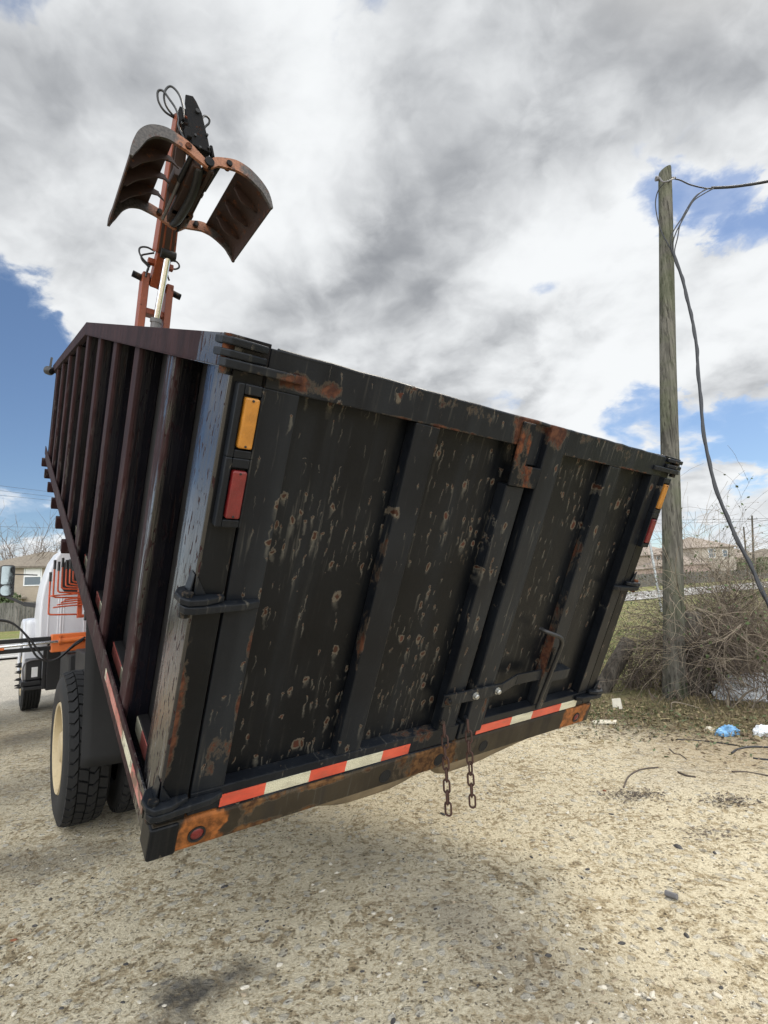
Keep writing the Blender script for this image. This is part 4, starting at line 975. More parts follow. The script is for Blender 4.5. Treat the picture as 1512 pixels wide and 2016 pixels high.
        def arc(y, t_, wf, i0, i1, nm, mat, tooth=0.0):
            mb = MB()
            for i in range(i0, i1):
                f = (i - i0) / max(1, (i1 - 1 - i0)); o_ = inward(i, -0.006 if nm == 'side_arm' else th * 0.6); q_ = inward(i, wf(f))
                mb.v += [(o_[0], y, o_[1]), (o_[0], y + t_, o_[1]), (q_[0], y, q_[1]), (q_[0], y + t_, q_[1])]
            k = i1 - i0
            for i in range(k - 1):
                a = i * 4; b = a + 4
                mb.f += [(a, a + 1, b + 1, b), (a + 2, b + 2, b + 3, a + 3), (a, b, b + 2, a + 2), (a + 1, a + 3, b + 3, b + 1)]
            mb.f += [(0, 2, 3, 1), ((k - 1) * 4, (k - 1) * 4 + 1, (k - 1) * 4 + 3, (k - 1) * 4 + 2)]
            if tooth:
                o_ = inward(i0, 0.02); q_ = inward(i0, wf(0)); e = (C[i0][0] - sgn * tooth, C[i0][1] - 0.10)
                mb.add([(o_[0], y, o_[1]), (q_[0], y, q_[1]), (e[0], y, e[1]), (o_[0], y + t_, o_[1]), (q_[0], y + t_, q_[1]), (e[0], y + t_, e[1])], [(0, 1, 2), (3, 5, 4), (0, 3, 4, 1), (1, 4, 5, 2), (2, 5, 3, 0)])
            return mb.build(nm, mat, sh, smooth=40)
        wf = lambda f: 0.055 + 0.075 * math.sin(math.pi * min(1, f * 1.1)) ** 0.8 * (1 - 0.35 * f) if f < 0.9 else 0.06 * (1 - f) * 6 + 0.02
        arc(Y0, 0.035, wf, 0, n, 'side_arm', MAT['armw']); arc(Y1 - 0.035, 0.035, wf, 0, n, 'side_arm', MAT['armw'])
        for fy in (0.26, 0.50, 0.74):
            arc(Y0 + (Y1 - Y0) * fy, 0.02, lambda f: 0.06 + 0.085 * math.sin(math.pi * f), s0_ - (2 if sgn < 0 else -2), n - 6, 'stiffener', MAT['shell'], 0.06 if sgn < 0 else 0.0)
        return sh
    m, t, b_ = new_mat('grapple_arm_paint'); c = obj_co(t); x, y, z = t.sep(c)
    d = t.m('ABSOLUTE', t.m('SUBTRACT', x, 1.18)); nn = t.noise(c, 9, 7, 0.65); n2 = t.noise(c, 40, 4)
    k = t.m('ADD', t.m('MULTIPLY', d, -1.0), t.m('MULTIPLY', t.m('SUBTRACT', nn, 0.5), 0.35))
    base = t.mix(t.ss(k, -0.40, -0.30), t.mix(t.ss(n2, 0.3, 0.7), (0.028, 0.025, 0.024), (0.080, 0.070, 0.064)), t.mix(t.ss(n2, 0.3, 0.7), (0.20, 0.078, 0.036), (0.31, 0.13, 0.065)))
    rm = t.ss(nn, 0.57, 0.62); base = t.mix(t.m('MULTIPLY', rm, 0.85), base, (0.055, 0.024, 0.016))
    fin(t, b_, base, 0.6, 0.0, t.m('SUBTRACT', n2, rm), 0.004, 0.4); MAT['armw'] = m
    shell(left, -1, 'grapple_shell'); shell(right, 1, 'grapple_shell')
    mb = MB(); mb.cyl((1.145, Y0, 6.045), (1.145, Y1, 6.045), 0.040, 16); gp = mb.build('grapple_pin', MAT['rust'], truck, smooth=40)
    for y in (Y0 - 0.012, Y1 - 0.075):
        for (x, z, r_) in ((1.145, 6.045, 0.050), (0.93, 6.115, 0.032), (1.36, 6.140, 0.032)): mb = MB(); mb.cyl((x, y - 0.012, z), (x, y + 0.09, z), r_, 14); mb.build('pin_head', MAT['rust'], gp, smooth=40)
    # hanger block, grapple cylinders and bent pipe between the arms
    mb = MB(); mb.box((1.02, 3.20, 6.04), (1.16, 3.55, 6.32)); mb.box((1.0, 2.98, 5.99), (1.09, 3.98, 6.09)); mb.box((1.155, 2.95, 5.99), (1.20, 4.0, 6.08)); mb.box((1.0, 3.72, 5.99), (1.24, 3.80, 6.07)); mb.box((1.205, 2.98, 6.0), (1.225, 3.9, 6.05)); mb.box((1.05, 3.35, 6.02), (1.24, 3.42, 6.10)); mb.box((0.90, 3.3, 6.08), (1.03, 3.6, 6.2)); mb.build('hanger_block', MAT['shell'], truck, bevel=0.012)
    for (x0, x1, z) in ((1.265, 1.235, 6.09), (0.99, 0.97, 6.07)):
        mb = MB(); mb.cyl((x0, Y0 + 0.05, z + 0.03), (x1, Y0 + 0.45, z), 0.030, 14); o = mb.build('grapple_cylinder', MAT['dark'], truck, smooth=40)
        q = MB(); q.cyl((x1, Y0 + 0.45, z), (x1, Y1 - 0.05, z - 0.02), 0.018, 12); q.build('cylinder_rod', MAT['worn_steel'], o, smooth=40)
    q = MB(); q.tube(curve_pts([(1.07, 3.0, 6.02), (1.09, 3.15, 5.95), (1.10, 3.4, 5.93), (1.09, 3.8, 5.95), (1.08, 4.0, 6.02)], 6), 0.045, 12); q.build('bent_guard', MAT['dark'], truck, smooth=180)
loader()

# ------------------------------------------------------------------ surroundings
def gz(x, y):
    z = terrain(x, y); r = math.hypot(x, y)
    if r < 40:
        k = sstep(40, 12, r); p = Vector((x, y, 0))
        z += k * (0.030 * noise.noise(p * 0.6) + 0.011 * noise.noise(p * 2.3 + Vector((5, 1, 0))) + 0.006 * noise.noise(p * 6.1)) - k * 0.012
    return z
def gpt(px, py, lift=0.0):
    r = ray(px, py); s_ = -CAM.z / r.z; p = CAM + r * s_
    for _ in range(6): s_ = (gz(p.x, p.y) - CAM.z) / r.z; p = CAM + r * s_
    return Vector((p.x, p.y, gz(p.x, p.y) + lift))

def wood_mat(name, c0, c1, streak=(26, 26, 1.6), moss=0.0):
    m, t, b = new_mat(name); c = obj_co(t)
    n = t.noise(t.scl(c, streak), 1.0, 6, 0.65, 0.3); n2 = t.noise(c, 2.2, 4); n3 = t.noise(t.scl(c, (18, 18, 5)), 1.0, 5, 0.6)
    base = t.mix(t.ss(n, 0.32, 0.68), c0, c1)
    base = t.mix(t.m('MULTIPLY', t.ss(n3, 0.55, 0.66), 0.6), base, tuple(k * 0.35 for k in c0))
    blot = t.noise(t.scl(c, (5, 5, 1.6)), 1.0, 6, 0.62)
    base = t.mix(t.m('MULTIPLY', t.ss(blot, 0.54, 0.64), 0.55), base, tuple(k * 0.45 for k in c0))
    if moss: base = t.mix(t.m('MULTIPLY', t.ss(n2, 0.42, 0.62), moss), base, (0.085, 0.105, 0.045))
    crack = t.ss(t.noise(t.scl(c, (60, 60, 1.2)), 1.0, 3), 0.38, 0.34)
    base = t.mix(t.m('MULTIPLY', crack, 0.7), base, (0.02, 0.017, 0.014))
    fin(t, b, base, 0.9, 0.0, t.m('SUBTRACT', n, crack), 0.012, 0.8, spec=0.2)
    return m
POLEW = wood_mat('weathered_pole_wood', (0.074, 0.070, 0.059), (0.170, 0.160, 0.134), moss=0.35)
LOGW = wood_mat('grey_log_wood', (0.055, 0.048, 0.040), (0.13, 0.115, 0.095))
CABLE = plain('cable_sheath', (0.018, 0.019, 0.022), 0.5)

def pole():
    b = gpt(1327, 1372); top = at_y(1309.5, 338, b.y)
    root = empty('utility_pole', b, 0, 'weathered wooden utility pole, thickest of the poles, leaning beside the brush', 'pole')
    d = top - b; k = 40
    mb = MB(); pts, rs = [], []
    for i in range(k + 1):
        f = i / k; wob = 0.006 * math.sin(f * 9) + 0.008 * math.sin(f * 4 + 1)
        pts.append(d * f + Vector((wob, 0, 0)) - (Vector((0, 0, 0.25)) if i == 0 else Vector())); rs.append(0.134 - 0.043 * f + 0.004 * noise.noise(Vector((0, 0, f * 9))) + 0.035 * math.exp(-f * 40))
    pts.append(pts[-1] + d.normalized() * 0.03); rs.append(0.085)
    mb.tube(pts, rs, 20); o = mb.build('pole_shaft', POLEW, root, smooth=50)
    for v in o.data.vertices:                     # slanted, worn top
        if v.co.z > d.z - 0.12: v.co.z += (v.co.x - d.x) * 0.55
    # through bolt and strap under the top
    def P(px, py, dy=0.0): return at_y(px, py, b.y + dy) - b
    q = MB(); q.cyl(P(1291, 352, -0.02), P(1330, 350, -0.02), 0.016, 10); q.cyl(P(1291, 352, -0.02), P(1296, 351.6, -0.02), 0.035, 8); q.build('through_bolt', MAT['worn_steel'], root, smooth=40)
    q = MB(); q.tube(curve_pts([P(1298, 350, -0.10), P(1305, 358, -0.13), P(1314, 357, -0.13), P(1328, 351, -0.03)], 5), 0.012, 8); q.build('dead_end_grip', MAT['worn_steel'], root, smooth=60)
    q = MB(); q.tube(curve_pts([P(1308, 360, -0.13), P(1296, 375, -0.06), P(1290.5, 398, 0.0), P(1294, 428, -0.06), P(1303, 458, -0.12), P(1317, 484, -0.135), P(1325, 500, -0.14)], 6), 0.008, 8); q.build('ground_wire', CABLE, root, smooth=180)
    q = MB(); q.box((0.02, 0, 0), (0.10, 0.004, 0.16)); 
    return b
PB = pole()
def cables():
    y0 = PB.y
    def P(px, py, dy=0.0): return at_y(px, py, y0 + dy)
    # service drop from the right, unravelling to three leads at the pole
    a = [P(1400, 370, -0.05), P(1440, 368, -0.1), P(1478, 363, -0.2), P(1512, 357, -0.3), P(1620, 335, -0.7), P(2100, 215, -2.4)]
    mb = MB(); mb.tube(curve_pts(a, 8), 0.020, 8); off = Vector((0, 0, 0.022))
    mb.tube(curve_pts([p + off * (0.6 if i % 2 else -0.6) for i, p in enumerate(a)], 8), 0.011, 8)
    mb.tube(curve_pts([P(1328, 352, -0.02), P(1340, 355, -0.02), P(1360, 364, -0.03), P(1392, 371, -0.05), P(1415, 370, -0.06)], 6), 0.010, 8)
    tag(mb.build('overhead_cable', CABLE, smooth=180), 'black overhead service cable running from the pole top out to the right', 'cable')
    # leads drooping back to the pole, then the long thick drop to the right
    mb = MB()
    for c_ in ([(1400, 370), (1385, 375), (1368, 390), (1352, 412), (1342, 430), (1330, 448), (1322, 465), (1321, 482), (1325, 502)],
               [(1405, 371), (1388, 380), (1366, 395), (1352, 418), (1340, 440), (1330, 460), (1325, 480), (1326, 505)],
               [(1396, 370), (1372, 384), (1356, 405), (1346, 426), (1338, 446), (1334, 468), (1329, 488), (1327, 508)]):
        mb.tube(curve_pts([P(px, py, -0.16) for px, py in c_], 6), 0.0085, 8)
    main = [(1324, 495), (1332, 515), (1342, 545), (1351, 578), (1358, 610), (1366, 645), (1371, 680), (1374, 722), (1378, 770), (1383, 830), (1391, 885), (1402, 935), (1418, 985), (1438, 1033), (1458, 1075), (1480, 1118), (1503, 1168), (1530, 1228), (1570, 1330)]
    n = len(main); pts = [P(px, py, -0.16 - 1.7 * (i / n) ** 1.6) for i, (px, py) in enumerate(main)]
    mb.tube(curve_pts(pts, 6), 0.019, 8)
    cp = curve_pts(pts, 6)
    mb.tube([p + Vector((0.017 * math.cos(i * 0.5), 0, 0.017 * math.sin(i * 0.5))) for i, p in enumerate(cp)], 0.013, 8)
    tag(mb.build('drop_cable', CABLE, smooth=180), 'thick black twisted cable hanging slack from the wooden pole to the ground', 'cable')
cables()

def logs():
    a = gpt(1182, 1362); b_ = at_y(1239, 1262, a.y + 0.12)
    d = (b_ - a); mb = MB()
    L_ = d.length; n = d.normalized()
    mb.tube([a - n * 0.35, a, a + n * L_ * 0.5, b_ - n * 0.02, b_], [0.115, 0.115, 0.112, 0.110, 0.103], 22)
    o = mb.build('leaning_log', LOGW, smooth=40); tag(o, 'short grey log leaning at an angle left of the utility pole', 'log')
    a = gpt(1391, 1372); a += Vector((0.05, 0.25, 0)); mb = MB()
    mb.tube([a + Vector((0, 0, -0.2)), a + Vector((0, 0, 0.1)), a + Vector((-0.03, 0, 0.6)), a + Vector((-0.05, 0, 1.02)), a + Vector((-0.05, 0, 1.05))], [0.24, 0.215, 0.20, 0.185, 0.16], 18)
    o = mb.build('tree_stump', LOGW, smooth=40); tag(o, 'upright dark stump wrapped in dry vines right behind the utility pole', 'stump')
    return a
STUMP = logs()

TWIG = [plain('twig_grey_brown', (0.135, 0.105, 0.080), 0.9, var=0.4, scale=5), plain('twig_pale_dry', (0.25, 0.205, 0.15), 0.9, var=0.35, scale=5), plain('twig_dark', (0.085, 0.066, 0.053), 0.9, var=0.4, scale=5)]
LEAF = [plain('leaf_dull_green', (0.075, 0.105, 0.038), 0.7, var=0.4, scale=8), plain('leaf_brown', (0.115, 0.080, 0.045), 0.8, var=0.4, scale=8), plain('grass_straw', (0.27, 0.215, 0.115), 0.85, var=0.35, scale=6), plain('grass_green', (0.085, 0.112, 0.036), 0.8, var=0.35, scale=6)]

def rdir(g, zmin=-1, zmax=1):
    a = g.uniform(0, 2 * math.pi); z = g.uniform(zmin, zmax); r = math.sqrt(max(0, 1 - z * z)); return Vector((r * math.cos(a), r * math.sin(a), z))
def twig(mb, p, d, L_, r, g, depth, droop, tips, bend=0.45):
    n = max(3, int(L_ / 0.09)); pts = [p.copy()]; q = p.copy(); d = d.normalized()
    for i in range(n):
        d = (d + rdir(g) * bend * 0.5 + Vector((0, 0, -droop * (i / n)))).normalized(); q = q + d * (L_ / n); pts.append(q.copy())
        if depth > 0 and i > 0 and g.random() < 0.40:
            sd_ = (d + rdir(g) * 0.9).normalized(); twig(mb, q, sd_, L_ * g.uniform(0.25, 0.6), r * (1 - i / n) * 0.65 + 0.0016, g, depth - 1, droop, tips, bend)
        elif g.random() < 0.4: tips.append((q.copy(), d.copy()))
    k = len(pts); mb.tube(pts, [max(0.0018, r * (1 - 0.75 * i / (k - 1))) for i in range(k)], 4 if r > 0.004 else 3, caps=False)
def leaves(mb, tips, g, size, share):
    for p, d in tips:
        if g.random() > share: continue
        a = rdir(g); b_ = a.cross(d if d.length > 0 else Vector((0, 0, 1))); 
        if b_.length < 1e-3: continue
        b_.normalize(); s_ = size * g.uniform(0.5, 1.3)
        mb.add([p, p + a * s_ * 0.5 + b_ * s_ * 0.3, p + a * s_, p + a * s_ * 0.5 - b_ * s_ * 0.3 + rdir(g) * s_ * 0.15], [(0, 1, 2, 3)])
def shrub(name, c, rx, ry, h, n, seed, label, cat, mats=(0, 1), leafm=1, leaf_share=0.4, leaf_size=0.035, droop=0.25, up=1.0, r0=0.0065, group=None, sub=2, lspread=1.0):
    g = random.Random(seed); root = empty(name, c, 0, label, cat, group)
    for k, mi in enumerate(mats):
        mb = MB(); tips = []
        for i in range(n // len(mats)):
            a = g.uniform(0, 2 * math.pi); rr = math.sqrt(g.random())
            p = Vector((rx * rr * math.cos(a), ry * rr * math.sin(a), -0.04)); p.z = gz(c.x + p.x, c.y + p.y) - c.z - 0.03
            d = Vector((g.uniform(-1, 1) * lspread, g.uniform(-1, 1) * lspread, up * g.uniform(0.5, 1.6)))
            twig(mb, p, d, h * g.uniform(0.55, 1.25), r0 * (g.uniform(0.5, 1.3) if g.random() < 0.85 else g.uniform(1.6, 2.8)), g, sub, droop, tips)
        mb.build('branches', TWIG[mi], root)
        if k == 0: keep = tips
    lm = MB(); leaves(lm, keep, g, leaf_size, leaf_share)
    if lm.f: lm.build('leaves', LEAF[leafm], root)
    return root

def brush():
    G = gpt
    def at_d(px, y):                                    # ground spot along a picture column at depth y
        r = ray(px, 1400); x = r.x / r.y * y; return Vector((x, y, gz(x, y)))
    shrub('bramble', at_d(1276, 7.7), 0.36, 0.28, 0.62, 60, 1, 'low dark bramble mound between the leaning log and the utility pole', 'bush', (2, 0), 1, 0.6, 0.035, droop=0.55)
    shrub('bramble', at_d(1296, 8.6), 0.25, 0.30, 0.75, 20, 2, 'thin pale bramble rising behind the left side of the utility pole', 'bush', (0, 1), 0, 0.35, 0.04, droop=0.1, up=1.6)
    shrub('vine', STUMP + Vector((0, -0.02, 0)), 0.24, 0.22, 1.5, 72, 3, 'dense tangle of dry vines covering the dark stump', 'vine', (2, 0), 1, 0.3, 0.03, droop=0.5, up=2.2, r0=0.008, lspread=0.35)
    shrub('bush', at_d(1432, 8.2), 0.50, 0.45, 2.0, 60, 4, 'sparse grey bush just right of the vine-covered stump', 'bush', (0, 1), 0, 0.75, 0.05, droop=0.1, up=1.5)
    shrub('bush', at_d(1490, 7.6), 0.5, 0.45, 1.95, 60, 5, 'sparse brown bush behind the white plastic sheet', 'bush', (0, 1), 0, 0.7, 0.045, droop=0.1, up=1.5)
    shrub('bush', at_d(1545, 6.8), 0.5, 0.5, 1.8, 60, 6, 'sparse bush at the right edge of the picture', 'bush', (0, 1), 0, 0.7, 0.045, droop=0.12, up=1.4)
    shrub('bramble', at_d(1445, 6.75), 0.42, 0.22, 0.34, 36, 7, 'knee-high bramble at the foot of the sapling', 'bush', (0, 1), 0, 0.6, 0.035, droop=0.3)
    shrub('bramble', at_d(1345, 6.78), 0.38, 0.15, 0.17, 30, 8, 'low twiggy bramble at the foot of the utility pole', 'bush', (0, 1), 0, 0.6, 0.035, droop=0.3)
    shrub('bramble', at_d(1255, 8.0), 0.25, 0.25, 0.62, 20, 9, 'low dry bramble at the foot of the leaning log', 'bush', (0, 2), 0, 0.5, 0.035, droop=0.3)
    shrub('bramble', at_d(1505, 6.3), 0.5, 0.20, 0.42, 26, 10, 'low bramble in front of the white plastic sheet', 'bush', (1, 0), 1, 0.3, 0.03, droop=0.3)
    shrub('bush', at_d(1475, 10.5), 0.9, 0.6, 2.1, 60, 12, 'brown scrub bush farthest back behind the brush', 'bush', (0, 1), 1, 0.4, 0.045, droop=0.12)
    # saplings with a stem one can follow
    for (px, y, path, lab, sd_) in ((1446, 7.0, [(1446, 1372), (1447, 1300), (1440, 1250), (1442, 1200), (1450, 1165)], 'bare sapling with a forked grey stem right of the stump', 21),
                                    (1437, 8.6, [(1440, 1330), (1437, 1230), (1436, 1150), (1434, 1100), (1437, 1072)], 'tallest thin sapling rising above the brush with a few leaves on top', 22)):
        g = random.Random(sd_); c = at_d(px, y); root = empty('sapling', c, 0, lab, 'sapling'); mb = MB(); tips = []
        pts = [c] + [at_y(a, b_, y) for a, b_ in path[1:]]; cp = curve_pts([p - c for p in pts], 6)
        cp[0].z -= 0.05; k = len(cp); r0 = 0.022 if sd_ == 21 else 0.010
        mb.tube(cp, [r0 * (1 - 0.75 * i / k) for i in range(k)], 7, caps=False)
        for i in range(6 if sd_ == 21 else 14, k):
            for _ in range(3 if sd_ == 21 else 1): twig(mb, cp[i], (rdir(g, -0.1, 0.8) + Vector((0, 0, 0.4))), g.uniform(0.25, 0.75) if sd_ == 21 else 0.22, 0.006 if sd_ == 21 else 0.003, g, 2, 0.1, tips, 0.35)
        mb.build('branches', TWIG[0], root); lm = MB()
        leaves(lm, [t_ for t_ in tips if sd_ == 21 or t_[0].z > cp[-1].z * 0.75], g, 0.05, 0.25 if sd_ == 21 else 0.9)
        if lm.f: lm.build('leaves', LEAF[0], root)
    # one long arching straw stem over the litter
    mb = MB(); mb.tube(curve_pts([G(1322, 1400), G(1330, 1400) + Vector((0, 0, 0.10)), at_y(1390, 1398, 6.3), at_y(1430, 1410, 6.05), at_y(1462, 1430, 5.8), G(1486, 1448)], 6), 0.006, 6, caps=False)
    tag(mb.build('arching_stem', TWIG[1], smooth=180), 'pale dry stem arching over the litter above the blue bag', 'stem')
brush()

def grass():
    g = random.Random(5)
    sets = [MB() for _ in range(3)]
    n = 0
    while n < 26000:
        y = 5.2 + 22 * g.random() ** 2.2; a = R(g.uniform(2, 40)); x = y * math.tan(a)
        gr = grassness(x, y); nz = noise.noise(Vector((x * 1.1, y * 1.1, 0))) + 0.4 * noise.noise(Vector((x * 4, y * 4, 3)))
        if g.random() > gr * (0.45 + 0.8 * nz + 0.15) + 0.0: 
            n += 0.2; continue
        n += 1
        z = gz(x, y) - 0.005; near = y < 8.5
        h = g.uniform(0.02, 0.085) * (1.0 if near else 1.5) * (1.5 if g.random() < 0.06 else 1)
        w_ = g.uniform(0.003, 0.006) * (1 if near else 2.2)
        a = g.uniform(0, math.pi * 2); lean = Vector((g.uniform(-1, 1), g.uniform(-1, 1), 0)) * h * 0.8
        s_ = Vector((math.cos(a), math.sin(a), 0)) * w_; p = Vector((x, y, z)); mid = p + lean * 0.35 + Vector((0, 0, h * 0.6)); tp = p + lean + Vector((0, 0, h * g.uniform(0.6, 1)))
        k = g.random(); green = (0.08 if near else 0.30) + 0.5 * (noise.noise(Vector((x * 0.7, y * 0.7, 9))))
        mb = sets[0] if k < green else (sets[1] if k < 0.85 else sets[2])
        mb.add([p - s_, p + s_, mid + s_ * 0.8, mid - s_ * 0.8, tp], [(0, 1, 2, 3), (3, 2, 4)])
    mb = MB(); cuts = []
    for s_ in sets: cuts.append(len(mb.f)); mb.add(s_.v, s_.f)
    o = mb.build('grass', [LEAF[3], LEAF[2], LEAF[1]])
    for i, f in enumerate(o.data.polygons): f.material_index = 2 if i >= cuts[2] else (1 if i >= cuts[1] else 0)
    tag(o, 'short dry grass and weeds beyond the edge of the lot', 'grass', kind='stuff')
    # leaf litter and small weeds along the lot's edge
    mb = MB(); ids = []
    for i in range(11000):
        t_ = g.uniform(-0.6, 5.5); o_ = g.gauss(0.45, 0.50)
        x = 2.05 + 0.871 * t_ + 0.491 * o_; y = 5.84 - 0.491 * t_ + 0.871 * o_
        if (x - O_BED.x) * TH.x + (y - O_BED.y) * TH.y < 2.7: continue
        z = gz(x, y) + g.uniform(0.0, 0.035); s_ = g.uniform(0.010, 0.034); a = rdir(g, -0.3, 0.5) * s_; b_ = rdir(g, -0.5, 0.5) * s_ * 0.5; p = Vector((x, y, z))
        mb.add([p - a, p + b_, p + a, p - b_], [(0, 1, 2, 3)]); ids.append(0 if g.random() < 0.20 else (1 if g.random() < 0.62 else 2))
    o = mb.build('leaf_litter', [LEAF[0], LEAF[1], LEAF[2]])
    for f, i in zip(o.data.polygons, ids): f.material_index = i
    tag(o, 'leaf litter and small weeds along the edge of the dirt lot', 'leaf litter', kind='stuff')
grass()

STONE = [plain('stone_pale', (0.50, 0.46, 0.38), 0.9, var=0.2, scale=30), plain('stone_tan', (0.30, 0.245, 0.17), 0.9, var=0.3, scale=30), plain('stone_dark', (0.055, 0.052, 0.05), 0.85, var=0.4, scale=40), plain('stone_rusty', (0.20, 0.075, 0.035), 0.85, var=0.3, scale=30)]
def stone_mesh(mb, c, s_, g, flat=0.5, stretch=1.0):
    bm = bmesh.new(); bmesh.ops.create_icosphere(bm, subdivisions=1 if s_ < 0.012 else 2, radius=1.0)
    off = Vector((g.uniform(0, 50), g.uniform(0, 50), 0)); a = g.uniform(0, 6.3); ca, sa = math.cos(a), math.sin(a); vs = []
    for v in bm.verts:
        k = 1 + 0.45 * noise.noise(v.co * 1.3 + off); x, y, z = v.co.x * s_ * k * stretch, v.co.y * s_ * k * 0.75, v.co.z * s_ * k * flat
        vs.append((c.x + ca * x - sa * y, c.y + sa * x + ca * y, c.z + z + s_ * flat * 0.35))
    mb.add(vs, [[v.index for v in f.verts] for f in bm.faces]); nf = len(bm.faces); bm.free(); return nf
def gravel():
    g = random.Random(11); mb = MB(); ids = []
    n = 0
    while n < 1900:
        px, py = g.uniform(0, 1512), 1380 + 640 * g.random() ** 0.8
        p = gpt(px, py)
        if grassness(p.x, p.y) > 0.3 or p.length > 14: continue
        if noise.noise(Vector((p.x * 1.2, p.y * 1.2, 2))) < g.uniform(-0.6, 0.5): n += 0.3; continue
        n += 1
        s_ = 0.0028 + 0.011 * g.random() ** 4; k = g.random()
        nf = stone_mesh(mb, p - Vector((0, 0, s_ * 0.25)), s_, g, g.uniform(0.35, 0.7), g.uniform(1, 1.6)); ids += [0 if k < 0.50 else (1 if k < 0.84 else 2)] * nf
    o = mb.build('gravel', STONE[:3])
    for f, i in zip(o.data.polygons, ids): f.material_index = i
    tag(o, 'loose grit and stone chips on the dirt lot', 'gravel', kind='stuff')
    for (px, py, s_, mi, st, lab) in ((1335, 1668, 0.034, 2, 1.5, 'largest dark grey stone, below the right leaf litter patch'), (1300, 1830, 0.020, 2, 1.2, 'dark stone left of a rounder one at lower right'), (1352, 1843, 0.022, 2, 1.2, 'round dark grey stone at lower right'),
                                  (1190, 1557, 0.022, 3, 1.2, 'small rusty red stone on the pale ground'), (960, 1562, 0.018, 2, 1.4, 'dark pebble just right of the chains'), (1157, 1712, 0.019, 2, 1.2, 'grey-black stone in the middle of the pale ground'), (1146, 1729, 0.015, 2, 1.2, 'smaller dark stone just below a grey-black stone'),
                                  (872, 1603, 0.020, 2, 2.2, 'flat dark flake of stone under the left chain'), (856, 1698, 0.024, 0, 1.2, 'white stone lying below the chains'), (1016, 1747, 0.015, 0, 1.2, 'small white stone in the middle of the lot'), (1232, 1697, 0.014, 0, 1.0, 'white chip of stone near the broken piece of pipe'), (1026, 1796, 0.018, 0, 1.3, 'pale flat stone on the lower part of the lot'),
                                  (988, 1657, 0.016, 2, 1.6, 'dark sliver of stone above the white stones'), (28, 1995, 0.020, 0, 1.1, 'white stone at the lower left corner'), (28, 1851, 0.018, 3, 1.6, 'brown stone near the left edge of the ground'), (1420, 1945, 0.016, 2, 1.2, 'dark stone at the lower right edge')):
        p = gpt(px, py); s_ *= 0.62; mb = MB(); stone_mesh(mb, Vector((0, 0, -s_ * 0.1)), s_, g, 0.55, st); o = mb.build('stone', STONE[mi]); o.location = p; tag(o, lab, 'stone', 'loose stones on the lot')
    p0, p1 = gpt(1311, 1764, 0.014), gpt(1334, 1772, 0.014); mb = MB(); mb.cyl(p0, p1, 0.013, 12); tag(mb.build('pipe_piece', MAT['worn_steel'], smooth=40), 'short broken piece of grey pipe lying on the ground', 'pipe')
    # wires and sticks
    for nm, pts, r_, mt, lab, cat in (('wire', [(1330, 1456), (1375, 1459), (1420, 1464), (1462, 1470)], 0.006, CABLE, 'thin dark wire lying straight on the sandy ground', 'wire'),
                             ('wire', [(1441, 1484), (1452, 1477), (1475, 1472), (1500, 1472), (1540, 1474)], 0.009, CABLE, 'black curved wire below the white bag', 'wire'),
                             ('wire', [(1483, 1494), (1500, 1496), (1530, 1498)], 0.008, CABLE, 'short black wire end below the curved wire', 'wire'),
                             ('stick', [(1228, 1552), (1236, 1532), (1252, 1520), (1272, 1514), (1296, 1512)], 0.006, TWIG[2], 'crooked dark twig above the leaf litter patches', 'stick'),
                             ('stick', [(1318, 1475), (1328, 1484), (1340, 1487), (1352, 1496)], 0.005, TWIG[2], 'short forked twig below the straight wire', 'stick'),
                             ('stick', [(1335, 1521), (1352, 1528), (1370, 1531)], 0.007, TWIG[2], 'small dark stick beside the right litter patch', 'stick'),
                             ('stick', [(1441, 1520), (1470, 1521), (1520, 1530)], 0.006, TWIG[2], 'long thin stick near the right edge of the lot', 'stick'),
                             ('stick', [(1254, 1436), (1266, 1425), (1268, 1412)], 0.006, TWIG[1], 'pale bent stick at the edge of the grass', 'stick')):
        mb = MB(); mb.tube(curve_pts([gpt(a, b_, r_ * 0.7) for a, b_ in pts], 8), r_, 6); tag(mb.build(nm, mt, smooth=180), lab, cat)
    for (px, py, rr, n, lab) in ((1245, 1566, 0.16, 420, 'patch of dark leaf litter left of the other patch'), (1432, 1577, 0.15, 300, 'patch of dark leaf litter near the right edge'), (1385, 1640, 0.11, 120, 'small faint patch of leaf litter')):
        c = gpt(px, py); mb = MB()
        for i in range(n):
            q = Vector((g.gauss(0, rr * 0.75), g.gauss(0, rr * 0.4), 0)); x, y = c.x + q.x, c.y + q.y; p = Vector((x, y, gz(x, y) + g.uniform(0.001, 0.012))); s_ = g.uniform(0.006, 0.018)
            a = rdir(g, -0.2, 0.3) * s_; b_ = rdir(g, -0.2, 0.3) * s_ * 0.45; mb.add([p - a, p + b_, p + a, p - b_], [(0, 1, 2, 3)])
        tag(mb.build('litter_patch', TWIG[2 if n > 200 else 0]), lab, 'leaf litter', kind='stuff')
gravel()

def crumple(name, c, rx, ry, h, mat, seed, label, cat, res=26, rough=1.0):
    off = Vector((seed * 3.1, seed * 1.7, 0)); mb = MB(); N = res
    for j in range(N + 1):
        for i in range(N):
            th = 2 * math.pi * i / N; ph = math.pi / 2 * j / N
            d = Vector((math.cos(th) * math.cos(ph), math.sin(th) * math.cos(ph), math.sin(ph)))
            k = 1 + rough * (0.35 * noise.noise(d * 1.6 + off) + 0.28 * abs(noise.noise(d * 4.0 + off)) + 0.14 * abs(noise.noise(d * 9 + off)))
            mb.v.append((d.x * rx * k, d.y * ry * k, d.z * h * k - 0.01))
    for j in range(N):
        for i in range(N): a = j * N + i; b_ = j * N + (i + 1) % N; mb.f.append((a, b_, b_ + N, a + N))
    mb.f.append(tuple(range(N))[::-1])
    o = mb.build(name, mat, smooth=22); o.location = c; tag(o, label, cat); return o
